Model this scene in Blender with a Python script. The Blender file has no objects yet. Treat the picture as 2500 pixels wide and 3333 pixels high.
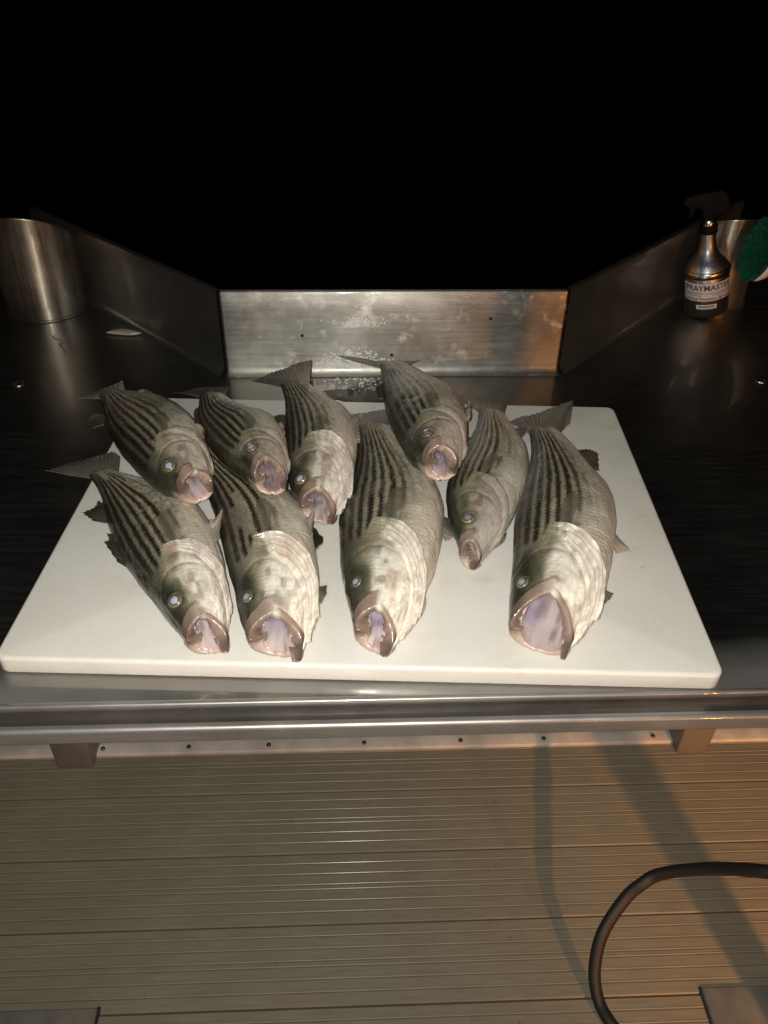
import bpy, bmesh, math, random
import numpy as np
from mathutils import Vector, Matrix

random.seed(7)
rng = np.random.default_rng(11)
scene = bpy.context.scene
COL = scene.collection
U = .8                      # one table unit in metres
TZ = .8                     # height of the table top above the deck

# ------------------------------------------------------------------ camera
cam_d = bpy.data.cameras.new('camera'); cam = bpy.data.objects.new('camera', cam_d); COL.objects.link(cam)
cam_d.sensor_fit = 'VERTICAL'; cam_d.sensor_height = 36.; cam_d.lens = 36*2636.56/3333
cam_d.clip_start = .01; cam_d.clip_end = 2000
yaw, pitch, roll = .04603, .63936, -.01471
cy, sy, cp, sp = math.cos(yaw), math.sin(yaw), math.cos(pitch), math.sin(pitch)
fw = Vector((sy*cp, cy*cp, -sp)); ri = Vector((cy, -sy, 0)); dn = fw.cross(ri)
ri2 = ri*math.cos(roll)+dn*math.sin(roll); dn2 = -ri*math.sin(roll)+dn*math.cos(roll)
mw = Matrix((ri2, -dn2, -fw)).transposed().to_4x4(); mw.translation = Vector((0, 0, TZ+U))
cam.matrix_world = mw
scene.camera = cam

# ------------------------------------------------------------------ night sky
w = bpy.data.worlds.new('World'); scene.world = w; w.use_nodes = True
wn = w.node_tree; wn.nodes.clear()
sky = wn.nodes.new('ShaderNodeTexSky'); sky.sky_type = 'NISHITA'; sky.sun_disc = False
sky.sun_elevation = math.radians(-4); sky.sun_rotation = math.radians(200)
bg = wn.nodes.new('ShaderNodeBackground'); bg.inputs[1].default_value = .004
wo = wn.nodes.new('ShaderNodeOutputWorld')
wn.links.new(sky.outputs[0], bg.inputs[0]); wn.links.new(bg.outputs[0], wo.inputs[0])

# ------------------------------------------------------------------ the two lamps that lit the photograph
def lamp(name, loc, aim, energy, color, angle, blend, size):
    d = bpy.data.lights.new(name, 'SPOT'); d.energy = energy; d.color = color
    d.spot_size = math.radians(angle); d.spot_blend = blend; d.shadow_soft_size = size
    o = bpy.data.objects.new(name, d); COL.objects.link(o); o.location = loc
    o.rotation_euler = (Vector(aim)-Vector(loc)).to_track_quat('-Z', 'Y').to_euler()
    return o
# the phone's flash beside the lens
fl = Vector((-.022, -.004, TZ+U+.004))
lamp('phone_flash', fl, fl+fw*2-Vector((.04, 0, .02)), 74., (1., .96, .872), 160, 1., .004)
# an amber dock light on a low pedestal, behind and to the right of the photographer
lamp('amber_dock_light', (1.345*U, -.9*U, TZ+.1*U), (1.70*U, 1.15*U, -.06), 165., (1., .42, .13), 82, 1., .022)

# an unseen amber lamp, added for the orange glint on the splash panel
hl = bpy.data.lights.new('panel_glint_lamp', 'POINT'); hl.energy = 430.; hl.color = (1., .36, .07); hl.shadow_soft_size = .08
ho = bpy.data.objects.new('panel_glint_lamp', hl); COL.objects.link(ho); ho.location = (3.30, -5.9, 1.55)

vs = scene.view_settings
vs.view_transform = 'Standard'; vs.look = 'None'; vs.exposure = 0; vs.gamma = 1; vs.use_curve_mapping = False
scene.cycles.max_bounces = 8
scene.cycles.sample_clamp_indirect = 4

# ------------------------------------------------------------------ helpers
def link(name, me, mat=None, parent=None, smooth=True):
    o = bpy.data.objects.new(name, me); COL.objects.link(o)
    if mat: me.materials.append(mat)
    if parent: o.parent = parent
    if smooth and len(me.polygons):
        me.polygons.foreach_set('use_smooth', np.ones(len(me.polygons), bool))
    return o
def tag(o, label=None, cat=None, group=None, kind=None):
    if label: o['label'] = label
    if cat: o['category'] = cat
    if group: o['group'] = group
    if kind: o['kind'] = kind
    return o
def empty(name, loc, label=None, cat=None, group=None):
    o = bpy.data.objects.new(name, None); COL.objects.link(o); o.location = loc
    o.empty_display_size = .05
    return tag(o, label, cat, group)
def attach(o, parent):
    """parent a mesh whose vertices are in world coordinates"""
    o.parent = parent
    o.matrix_parent_inverse = Matrix.Translation(-Vector(parent.location))
    return o
def grid_mesh(name, P, closed=False, cap0=False, cap1=False, flip=False):
    """P: (n, m, 3) array of points -> quad mesh; closed joins the last column to the first"""
    n, m = P.shape[:2]
    idx = np.arange(n*m).reshape(n, m)
    a = idx[:-1]; b = idx[1:]
    if closed:
        q = np.stack([a, np.roll(a, -1, 1), np.roll(b, -1, 1), b], -1).reshape(-1, 4)
    else:
        q = np.stack([a[:, :-1], a[:, 1:], b[:, 1:], b[:, :-1]], -1).reshape(-1, 4)
    if flip: q = q[:, ::-1]
    V = P.reshape(-1, 3); F = q.tolist()
    if cap1:
        V = np.vstack([V, P[-1].mean(0)]); k = len(V)-1
        for j in range(m):
            f = [idx[-1, j], idx[-1, (j+1) % m], k]; F.append(f[::-1] if flip else f)
    me = bpy.data.meshes.new(name)
    me.from_pydata(V.tolist(), [], F)
    return me
def set_col(me, name, C):
    a = me.color_attributes.new(name, 'FLOAT_COLOR', 'POINT')
    C = np.asarray(C, float)
    if C.shape[1] == 3: C = np.hstack([C, np.ones((len(C), 1))])
    a.data.foreach_set('color', C.astype(np.float32).ravel())
def bm_obj(name, bm, mat, parent=None, smooth=False, bevel=0, seg=2):
    me = bpy.data.meshes.new(name); bmesh.ops.recalc_face_normals(bm, faces=bm.faces)
    if bevel:
        ed = [e for e in bm.edges if len(e.link_faces) == 2 and e.calc_face_angle(0) > .6]
        bmesh.ops.bevel(bm, geom=ed, offset=bevel, segments=seg, affect='EDGES', profile=.5)
    bm.to_mesh(me); bm.free()
    o = link(name, me, mat, None, smooth or bevel > 0)
    if parent: attach(o, parent)
    return o
def box(bm, x0, x1, y0, y1, z0, z1):
    v = [bm.verts.new((x, y, z)) for z in (z0, z1) for x, y in ((x0, y0), (x1, y0), (x1, y1), (x0, y1))]
    for f in ((3, 2, 1, 0), (4, 5, 6, 7), (0, 1, 5, 4), (1, 2, 6, 5), (2, 3, 7, 6), (3, 0, 4, 7)):
        bm.faces.new([v[i] for i in f])
def poly_prism(bm, pts, z0, z1):
    lo = [bm.verts.new((x, y, z0)) for x, y in pts]; hi = [bm.verts.new((x, y, z1)) for x, y in pts]
    n = len(pts)
    bm.faces.new(lo[::-1]); bm.faces.new(hi)
    for i in range(n): bm.faces.new((lo[i], lo[(i+1) % n], hi[(i+1) % n], hi[i]))
def tube_pts(pts, r, seg=14):
    P = np.array(pts, float); n = len(P); T = np.gradient(P, axis=0); T /= np.linalg.norm(T, axis=1)[:, None]
    up = np.array([.13, .21, .97]); A = np.cross(T, up); A /= np.linalg.norm(A, axis=1)[:, None]; B = np.cross(T, A)
    a = np.linspace(0, 2*np.pi, seg, endpoint=False); r = np.broadcast_to(np.asarray(r, float), (n,))
    return P[:, None]+r[:, None, None]*(np.cos(a)[None, :, None]*A[:, None]+np.sin(a)[None, :, None]*B[:, None])
def lathe(prof, c, seg=48, tilt=None):
    a = np.linspace(0, 2*np.pi, seg, endpoint=False); prof = np.array(prof, float)
    P = np.zeros((len(prof), seg, 3))
    P[..., 0] = c[0]+prof[:, :1]*np.cos(a); P[..., 1] = c[1]+prof[:, :1]*np.sin(a); P[..., 2] = c[2]+prof[:, 1:2]
    return P
def catmull(pts, n):
    P = np.array(pts, float); P = np.vstack([2*P[0]-P[1], P, 2*P[-1]-P[-2]]); out = []
    for s in np.linspace(0, len(P)-3-1e-6, n):
        i = int(s); t = s-i; a, b, c, d = P[i:i+4]
        out.append(.5*(2*b+(c-a)*t+(2*a-5*b+4*c-d)*t*t+(3*b-a-3*c+d)*t**3))
    return np.array(out)
def vnoise(x, y, seed=0):
    """smooth value noise in 0..1"""
    x = np.asarray(x, float); y = np.asarray(y, float)
    xi = np.floor(x).astype(np.int64); yi = np.floor(y).astype(np.int64); fx = x-xi; fy = y-yi
    fx = fx*fx*(3-2*fx); fy = fy*fy*(3-2*fy)
    def h(a, b):
        n = (a*374761393+b*668265263+seed*1274126177) & 0x7fffffff
        n = ((n ^ (n >> 13))*1103515245) & 0x7fffffff
        n = ((n ^ (n >> 15))*12820163) & 0x7fffffff
        return ((n ^ (n >> 16)) & 0xffff)/65535.
    return (h(xi, yi)*(1-fx)+h(xi+1, yi)*fx)*(1-fy)+(h(xi, yi+1)*(1-fx)+h(xi+1, yi+1)*fx)*fy
def sst(a, b, x):
    t = np.clip((x-a)/(b-a), 0, 1); return t*t*(3-2*t)

# ------------------------------------------------------------------ materials
def mat(name):
    m = bpy.data.materials.new(name); m.use_nodes = True; t = m.node_tree
    return m, t, t.nodes['Principled BSDF'], t.nodes['Material Output']
def N(t, typ, **kw):
    n = t.nodes.new(typ)
    for k, v in kw.items():
        if k in n.inputs: n.inputs[k].default_value = v
        else: setattr(n, k, v)
    return n
def noise(t, scale, detail=4, rough=.55, stretch=None, coord='Object'):
    tc = N(t, 'ShaderNodeTexCoord'); src = tc.outputs[coord]
    if stretch:
        mp = N(t, 'ShaderNodeMapping'); mp.inputs['Scale'].default_value = stretch; t.links.new(src, mp.inputs[0]); src = mp.outputs[0]
    n = N(t, 'ShaderNodeTexNoise', Scale=scale, Detail=detail, Roughness=rough); t.links.new(src, n.inputs['Vector'])
    return n.outputs['Fac']
def ramp(t, fac, stops):
    r = N(t, 'ShaderNodeValToRGB'); e = r.color_ramp.elements
    for i, (p, c) in enumerate(stops):
        c = (c, c, c) if isinstance(c, (int, float)) else c
        q = e[i] if i < 2 else e.new(p)
        q.position = p; q.color = (*c, 1)
    t.links.new(fac, r.inputs[0]); return r.outputs['Color']
def bump(t, h, strength, dist, normal=None):
    b = N(t, 'ShaderNodeBump', Strength=strength, Distance=dist); t.links.new(h, b.inputs['Height'])
    if normal: t.links.new(normal, b.inputs['Normal'])
    return b.outputs['Normal']
def mixc(t, fac, a, b, mode='MIX'):
    m = N(t, 'ShaderNodeMix', data_type='RGBA', blend_type=mode)
    for s, v in ((0, fac), (6, a), (7, b)):
        if isinstance(v, (int, float)): m.inputs[s].default_value = v
        elif isinstance(v, tuple): m.inputs[s].default_value = (*v, 1)
        else: t.links.new(v, m.inputs[s])
    return m.outputs[2]

def steel(name, base=(.50, .48, .44), rough=(.27, .46), sharp=.35, stretch=(1, 14, 30), stain=.5, bumpy=.15, metal=1., aniso=0, front=None, residue=False, brush=.35, wet=False):
    m, t, p, out = mat(name)
    streak = noise(t, 9, 6, .65, stretch)
    blot = noise(t, 7, 6, .62)
    fine = noise(t, 60, 3, .6, stretch)
    c = mixc(t, ramp(t, blot, [(.38, 0.), (.68, 1.)]), tuple(v*(1-stain*.55) for v in base), base)
    c = mixc(t, brush, c, ramp(t, streak, [(.3, .32), (.7, .62)]), 'MULTIPLY')
    t.links.new(c, p.inputs['Base Color'])
    p.inputs['Metallic'].default_value = metal
    t.links.new(ramp(t, streak, [(.3, rough[0]), (.75, rough[1])]), p.inputs['Roughness'])
    nrm = bump(t, fine, bumpy, .0006, bump(t, noise(t, 5, 2, .5), .12, .004))
    t.links.new(nrm, p.inputs['Normal'])
    if front:                                     # front strip made pale and dull to paint in the board's blurred reflection
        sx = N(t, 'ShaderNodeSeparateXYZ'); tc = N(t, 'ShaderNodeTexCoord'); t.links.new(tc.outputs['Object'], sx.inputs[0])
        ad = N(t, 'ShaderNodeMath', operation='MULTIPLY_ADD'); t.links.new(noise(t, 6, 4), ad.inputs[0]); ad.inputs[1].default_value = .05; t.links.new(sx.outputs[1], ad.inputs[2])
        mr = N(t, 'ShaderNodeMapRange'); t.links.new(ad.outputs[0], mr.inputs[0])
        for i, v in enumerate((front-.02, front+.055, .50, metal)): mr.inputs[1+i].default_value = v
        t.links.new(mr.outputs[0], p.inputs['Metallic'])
    if residue:                                   # dried splashes and scratches on the panel
        sp = ramp(t, noise(t, 16, 9, .72), [(.56, 0.), (.66, 1.)])
        sc_ = ramp(t, noise(t, 30, 5, .8, (.6, 8, 26)), [(.66, 0.), (.74, 1.)])
        both = N(t, 'ShaderNodeMath', operation='MAXIMUM'); t.links.new(sp, both.inputs[0]); t.links.new(sc_, both.inputs[1])
        dk = ramp(t, noise(t, 11, 7, .7, (1, 1, .7)), [(.30, .55), (.46, 0.)])
        t.links.new(mixc(t, dk, mixc(t, both.outputs[0], c, (.62, .60, .55)), (.16, .15, .13)), p.inputs['Base Color'])
        mr = N(t, 'ShaderNodeMapRange'); t.links.new(both.outputs[0], mr.inputs[0]); mr.inputs[3].default_value = metal; mr.inputs[4].default_value = .72
        t.links.new(mr.outputs[0], p.inputs['Metallic'])
    if aniso:                                     # brushed sheet: highlights spread across the brushing
        p.inputs['Anisotropic'].default_value = aniso; p.inputs['Anisotropic Rotation'].default_value = .25
        tg_ = N(t, 'ShaderNodeTangent', direction_type='UV_MAP', uv_map='UVMap'); t.links.new(tg_.outputs[0], p.inputs['Tangent'])
    g = N(t, 'ShaderNodeBsdfGlossy'); g.inputs['Roughness'].default_value = .07
    t.links.new(c, g.inputs['Color']); t.links.new(bump(t, noise(t, 5, 2, .5), .10, .004), g.inputs['Normal'])
    mx = N(t, 'ShaderNodeMixShader')
    t.links.new(ramp(t, blot, [(.35, sharp*1.3), (.7, sharp*.6)]), mx.inputs[0])
    if wet:                                       # a film of water lies round the board; further out the sheet is dry and dull
        sx = N(t, 'ShaderNodeSeparateXYZ'); tc = N(t, 'ShaderNodeTexCoord'); t.links.new(tc.outputs['Object'], sx.inputs[0])
        q = N(t, 'ShaderNodeMath', operation='SUBTRACT'); t.links.new(sx.outputs[0], q.inputs[0]); q.inputs[1].default_value = .10
        q2 = N(t, 'ShaderNodeMath', operation='ABSOLUTE'); t.links.new(q.outputs[0], q2.inputs[0])
        q3 = N(t, 'ShaderNodeMath', operation='MULTIPLY_ADD'); t.links.new(noise(t, 5, 5), q3.inputs[0]); q3.inputs[1].default_value = .25; t.links.new(q2.outputs[0], q3.inputs[2])
        mr = N(t, 'ShaderNodeMapRange'); t.links.new(q3.outputs[0], mr.inputs[0])
        for i, v in enumerate((.46, .66, .50, .14)): mr.inputs[1+i].default_value = v
        t.links.new(mr.outputs[0], mx.inputs[0])
    t.links.new(p.outputs[0], mx.inputs[1]); t.links.new(g.outputs[0], mx.inputs[2]); t.links.new(mx.outputs[0], out.inputs[0])
    return m
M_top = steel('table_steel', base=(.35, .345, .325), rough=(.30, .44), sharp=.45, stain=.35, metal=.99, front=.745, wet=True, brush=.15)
M_side = steel('side_steel', base=(.37, .36, .34), rough=(.34, .46), sharp=.12, stain=.3, metal=.96, brush=.15)
M_splash = steel('splash_steel', base=(.55, .53, .485), rough=(.38, .54), sharp=.12, stain=.75, bumpy=.3, aniso=.8, residue=True, brush=.42)
M_ledge = steel('ledge_steel', base=(.26, .25, .235), rough=(.36, .5), sharp=.12, stain=.5, metal=.86)
M_dull = steel('dull_metal', base=(.50, .49, .47), rough=(.38, .5), sharp=.12, stain=.4, metal=.72)
M_rail = steel('rail_steel', base=(.46, .45, .43), rough=(.25, .38), sharp=.5)
M_can = steel('canister_steel', base=(.56, .50, .42), rough=(.26, .46), sharp=.22, stretch=(26, 26, 1), stain=.8, bumpy=.1, metal=.90, brush=.7)
M_leg, t_, p_, _ = mat('leg_metal')
t_.links.new(ramp(t_, noise(t_, 9, 5), [(.3, (.185, .178, .16)), (.7, (.265, .255, .23))]), p_.inputs['Base Color'])
p_.inputs['Roughness'].default_value = .5; p_.inputs['Metallic'].default_value = .35

M_board, t_, p_, _ = mat('board_plastic')
c = mixc(t_, ramp(t_, noise(t_, 5, 5, .6), [(.42, 0.), (.72, 1.)]), (.68, .675, .635), (.61, .60, .545))
c = mixc(t_, ramp(t_, noise(t_, 26, 5, .7), [(.62, 0.), (.80, .45)]), c, (.50, .46, .36))
c = mixc(t_, ramp(t_, noise(t_, 34, 2, .5), [(.755, 0.), (.78, .8)]), c, (.22, .17, .09))
c = mixc(t_, ramp(t_, noise(t_, 7, 6, .7), [(.56, 0.), (.72, .5)]), c, (.48, .42, .27))
for st_, q_ in (((2, 60, 1), .685), ((46, 5, 1), .70), ((30, 34, 1), .72)):
    c = mixc(t_, ramp(t_, noise(t_, 5, 5, .75, st_), [(q_, 0.), (q_+.02, .22)]), c, (.40, .37, .30))
t_.links.new(c, p_.inputs['Base Color'])
t_.links.new(ramp(t_, noise(t_, 8, 4), [(.35, .13), (.65, .48)]), p_.inputs['Roughness'])
p_.inputs['Subsurface Weight'].default_value = .25; p_.inputs['Subsurface Radius'].default_value = (.02, .018, .014)
p_.inputs['Subsurface Scale'].default_value = .5
cut = noise(t_, 14, 4, .7, (6, 70, 1)); cut2 = noise(t_, 40, 3, .6)
t_.links.new(bump(t_, cut2, .12, .0006, bump(t_, cut, .10, .0004)), p_.inputs['Normal'])

M_plank, t_, p_, _ = mat('deck_plank')
c = ramp(t_, noise(t_, 10, 6, .7, (1.2, 14, 10)), [(.3, (.182, .162, .117)), (.7, (.25, .225, .166))])
c = mixc(t_, ramp(t_, noise(t_, 4.5, 5, .6), [(.4, 0.), (.75, .55)]), c, (.165, .140, .10))
c = mixc(t_, ramp(t_, noise(t_, 55, 2, .5), [(.74, 0.), (.79, .8)]), c, (.07, .055, .035))
oi = N(t_, 'ShaderNodeObjectInfo')
c = mixc(t_, .22, c, ramp(t_, oi.outputs['Random'], [(0, .55), (1, 1.)]), 'MULTIPLY')
t_.links.new(c, p_.inputs['Base Color'])
t_.links.new(ramp(t_, noise(t_, 6, 4), [(.3, .42), (.7, .62)]), p_.inputs['Roughness'])
p_.inputs['Specular IOR Level'].default_value = .45
t_.links.new(bump(t_, noise(t_, 120, 3, .7, (.5, 1.5, 1)), .3, .0008), p_.inputs['Normal'])

M_rib = M_plank.copy(); M_rib.name = 'deck_rib'; t_ = M_rib.node_tree; p_ = t_.nodes['Principled BSDF']
c = mixc(t_, .24, p_.inputs['Base Color'].links[0].from_socket, (.36, .325, .27)); t_.links.new(c, p_.inputs['Base Color'])
t_.links.remove(p_.inputs['Roughness'].links[0]); p_.inputs['Roughness'].default_value = .42; p_.inputs['Coat Weight'].default_value = .3; p_.inputs['Coat Roughness'].default_value = .2
M_groove = M_plank.copy(); M_groove.name = 'deck_groove'; t_ = M_groove.node_tree; p_ = t_.nodes['Principled BSDF']
c = mixc(t_, .10, p_.inputs['Base Color'].links[0].from_socket, (.06, .048, .034)); t_.links.new(c, p_.inputs['Base Color'])

def plain(name, col, rough=.5, metal=0., spec=.5, var=.25, scale=12, coat=0., bmp=0.):
    m, t, p, _ = mat(name)
    t.links.new(ramp(t, noise(t, scale, 5, .6), [(.3, tuple(v*(1-var) for v in col)), (.7, tuple(min(1, v*(1+var*.6)) for v in col))]), p.inputs['Base Color'])
    p.inputs['Roughness'].default_value = rough; p.inputs['Metallic'].default_value = metal
    p.inputs['Specular IOR Level'].default_value = spec; p.inputs['Coat Weight'].default_value = coat
    if bmp: t.links.new(bump(t, noise(t, scale*6, 3), bmp, .001), p.inputs['Normal'])
    return m
M_trim = plain('trim_white', (.52, .48, .43), .5, bmp=.2)
M_screw = plain('screw_metal', (.10, .085, .07), .4, .8)
M_dark = plain('hole_gap_shade', (.008, .007, .006), .7)  # near black, stands for the shade in panel holes and plate gaps
M_hose = plain('hose_rubber', (.012, .010, .009), .6, bmp=.3)
M_plate = plain('plate_grey', (.19, .175, .15), .55, .2, bmp=.3, scale=20)
M_black = plain('black_plastic', (.006, .006, .0065), .6, spec=.05)
M_ink = plain('label_ink', (.02, .02, .024), .5, var=.1)
M_blueink = plain('blue_ink', (.02, .03, .14), .5, var=.1)
M_label = plain('label_white', (.38, .38, .40), .5, var=.2)
M_bottle = steel('bottle_silver', base=(.30, .30, .30), rough=(.36, .46), sharp=.04, stretch=(1, 1, 1), stain=.1, bumpy=.02)
M_ring = steel('bottle_ring', base=(.52, .49, .45), rough=(.24, .34), sharp=.12, stretch=(30, 30, 1), stain=.3, bumpy=.02)
M_green = plain('brush_green', (.008, .09, .045), .45, bmp=.3)
M_brushwhite = plain('brush_white', (.55, .53, .5), .5, bmp=.3)
M_scrap = plain('scrap_flesh', (.42, .36, .27), .3, coat=.6, scale=60, bmp=.5)
M_water, t_, p_, _ = mat('night_water')
p_.inputs['Base Color'].default_value = (.004, .005, .006, 1); p_.inputs['Roughness'].default_value = .12
t_.links.new(bump(t_, noise(t_, .8, 4), .3, .1), p_.inputs['Normal'])
M_foam, t_, p_, _ = mat('soap_film')
p_.inputs['Base Color'].default_value = (.85, .84, .80, 1); p_.inputs['Roughness'].default_value = .08  # bubbles whitened so their colour carries the panel's wet glare
p_.inputs['Transmission Weight'].default_value = .08; p_.inputs['IOR'].default_value = 1.33

M_film, t_, p_, o_ = mat('water_film')
gl = N(t_, 'ShaderNodeBsdfGlossy'); gl.inputs['Roughness'].default_value = .08; t_.links.new(bump(t_, noise(t_, 140, 3), .3, .0008), gl.inputs['Normal'])
tr = N(t_, 'ShaderNodeBsdfTransparent'); tr.inputs[0].default_value = (.90, .87, .80, 1)
fr = N(t_, 'ShaderNodeFresnel'); fr.inputs[0].default_value = 1.33
mx = N(t_, 'ShaderNodeMixShader'); t_.links.new(fr.outputs[0], mx.inputs[0]); t_.links.new(tr.outputs[0], mx.inputs[1]); t_.links.new(gl.outputs[0], mx.inputs[2]); t_.links.new(mx.outputs[0], o_.inputs[0])

def fish_skin(name, rough=.31, coat=.5, metal=.0):
    m, t, p, _ = mat(name)
    vc = N(t, 'ShaderNodeVertexColor', layer_name='Col'); mk = N(t, 'ShaderNodeVertexColor', layer_name='Mask')
    sep = N(t, 'ShaderNodeSeparateColor'); t.links.new(mk.outputs[0], sep.inputs[0])
    t.links.new(vc.outputs[0], p.inputs['Base Color'])
    uv = N(t, 'ShaderNodeUVMap'); uv.uv_map = 'UVMap'
    vo = N(t, 'ShaderNodeTexVoronoi', Scale=1., Randomness=.45); t.links.new(uv.outputs[0], vo.inputs['Vector'])
    mul = N(t, 'ShaderNodeMath', operation='MULTIPLY'); t.links.new(vo.outputs['Distance'], mul.inputs[0]); t.links.new(sep.outputs[0], mul.inputs[1])
    inv = N(t, 'ShaderNodeMath', operation='MULTIPLY'); inv.inputs[1].default_value = -1; t.links.new(mul.outputs[0], inv.inputs[0])
    b2 = bump(t, noise(t, 220, 3, .6), .25, .0006)
    t.links.new(bump(t, inv.outputs[0], .6, .0015, b2), p.inputs['Normal'])
    t.links.new(sep.outputs[1], p.inputs['Metallic'])
    t.links.new(ramp(t, noise(t, 90, 3), [(.3, rough-.08), (.7, rough+.1)]), p.inputs['Roughness'])
    cw = N(t, 'ShaderNodeMath', operation='MULTIPLY_ADD'); t.links.new(sep.outputs[2], cw.inputs[0]); cw.inputs[1].default_value = .55; cw.inputs[2].default_value = coat; t.links.new(cw.outputs[0], p.inputs['Coat Weight']); p.inputs['Coat Roughness'].default_value = .09
    t.links.new(bump(t, inv.outputs[0], .6, .0016, b2), p.inputs['Coat Normal'])
    p.inputs['Subsurface Weight'].default_value = .12; p.inputs['Subsurface Radius'].default_value = (.006, .003, .002)
    p.inputs['Subsurface Scale'].default_value = .6
    return m
M_skin = fish_skin('fish_skin')
M_mouth = fish_skin('mouth_lining', rough=.3, coat=.55)
M_fin, t_, p_, o_ = mat('fin_membrane')
vc = N(t_, 'ShaderNodeVertexColor', layer_name='Col'); t_.links.new(vc.outputs[0], p_.inputs['Base Color'])
p_.inputs['Roughness'].default_value = .32; p_.inputs['Coat Weight'].default_value = .3
p_.inputs['Transmission Weight'].default_value = 0.
tr = N(t_, 'ShaderNodeBsdfTranslucent'); t_.links.new(vc.outputs[0], tr.inputs[0])
mx = N(t_, 'ShaderNodeMixShader'); mx.inputs[0].default_value = .3
t_.links.new(p_.outputs[0], mx.inputs[1]); t_.links.new(tr.outputs[0], mx.inputs[2]); t_.links.new(mx.outputs[0], o_.inputs[0])
M_thin, t_, p_, o_ = mat('thin_fin')
vc = N(t_, 'ShaderNodeVertexColor', layer_name='Col'); t_.links.new(vc.outputs[0], p_.inputs['Base Color']); p_.inputs['Roughness'].default_value = .3
tr = N(t_, 'ShaderNodeBsdfTransparent'); mx = N(t_, 'ShaderNodeMixShader'); mx.inputs[0].default_value = .74
t_.links.new(p_.outputs[0], mx.inputs[1]); t_.links.new(tr.outputs[0], mx.inputs[2]); t_.links.new(mx.outputs[0], o_.inputs[0])
M_eye, t_, p_, _ = mat('fish_eye')
vc = N(t_, 'ShaderNodeVertexColor', layer_name='Col'); t_.links.new(vc.outputs[0], p_.inputs['Base Color'])
p_.inputs['Roughness'].default_value = .22; p_.inputs['Coat Weight'].default_value = 1; p_.inputs['Coat Roughness'].default_value = .04

# ------------------------------------------------------------------ water and deck
bm = bmesh.new(); R = 900
v = [bm.verts.new(q) for q in ((-R, -R, -1.2), (R, -R, -1.2), (R, R, -1.2), (-R, R, -1.2))]; bm.faces.new(v)
tag(bm_obj('water', bm, M_water), kind='structure')

PW = .1867*U                                   # plank pitch
Y0 = .8085*U                                   # a joint
bm = bmesh.new(); box(bm, -2.2, 2.4, -1.6, 1.255, -.11, -.03)
deck = tag(bm_obj('deck', bm, M_leg), kind='structure')
def plank_mesh():
    gap = .0011; nr = 7; pts = []
    w0, w1 = gap, PW-gap; cells = [0, 1, 2, 3, 3.45, 4.45, 5.45, 6.45]
    ys = [w0+(w1-w0)*c_/6.45 for c_ in cells]
    pts.append((ys[0], -.026)); pts.append((ys[0], -.0022)); pts.append((ys[0]+.0022, 0))
    for y in ys[1:-1]:
        g = .0015
        pts += [(y-g, 0), (y-g*.35, -.0026), (y+g*.35, -.0026), (y+g*.75, 0), (y+g*.95, .0007), (y+g*1.4, .0011), (y+g*1.7, .0011), (y+g*2.0, 0)]
    pts += [(ys[-1]-.0022, 0), (ys[-1], -.0022), (ys[-1], -.026)]
    pts = np.array(pts); xs = np.linspace(-2.2, 2.4, 24)
    P = np.zeros((len(xs), len(pts), 3)); P[..., 0] = xs[:, None]; P[..., 1] = pts[None, :, 0]; P[..., 2] = pts[None, :, 1]
    return grid_mesh('plank', P, flip=False)
pm = plank_mesh(); pm.materials.append(M_plank); pm.materials.append(M_rib); pm.materials.append(M_groove)
zz = np.zeros(len(pm.vertices)*3); pm.vertices.foreach_get('co', zz); zz = zz.reshape(-1, 3)[:, 2]
for f_ in pm.polygons:
    f_.use_smooth = False; h_ = [zz[i] for i in f_.vertices]
    f_.material_index = 1 if max(h_) > .0008 else (2 if min(h_) < -.0012 and max(h_) < .0001 else 0)
for k in range(-13, 5):
    if Y0+k*PW+PW > 1.2555: continue
    o = bpy.data.objects.new('plank', pm); COL.objects.link(o); o.parent = deck
    o.location = (random.uniform(-.02, .02), Y0+k*PW, random.uniform(-.0006, .0006))
# the white edge strip at the back of the deck, with its screws
bm = bmesh.new(); box(bm, -2.2, 2.4, 1.203, 1.262, -.06, .009)
trim = bm_obj('edge_strip', bm, M_trim, None, bevel=.003); trim.parent = deck
for x in (-.746, -.4957, -.2611, .0213, .3092, .5592, .8913):
    P = lathe([(.0001, .0042), (.003, .004), (.0052, .002), (.0056, 0), (.0056, -.003)], (x*U, 1.219, .0093), 12)
    o = link('screw', grid_mesh('screw', P, True, flip=True), M_screw); o.parent = trim

# ------------------------------------------------------------------ cleaning table
table = empty('cleaning_table', (.1, 1.2, 0), 'long stainless steel fish cleaning table with raised splash panels at the back', 'table')
Yf, Yp, hp, XL, XR = .8483*U, 1.967*U, .2282*U, -.3338*U, .5538*U
LF = (-1.02*U, 2.68*U); RF = (1.33*U, 2.77*U)
bm = bmesh.new()
poly_prism(bm, [(-1.75, Yf), (1.9, Yf), (1.9, 1.98), (1.9, RF[1]+.02), (RF[0], RF[1]+.02), (XR+.01, Yp+.012), (XL-.01, Yp+.012), (LF[0], LF[1]+.02), (-1.75, LF[1]+.02)], TZ-.004, TZ)
bm_obj('tabletop', bm, M_top, table)
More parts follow.
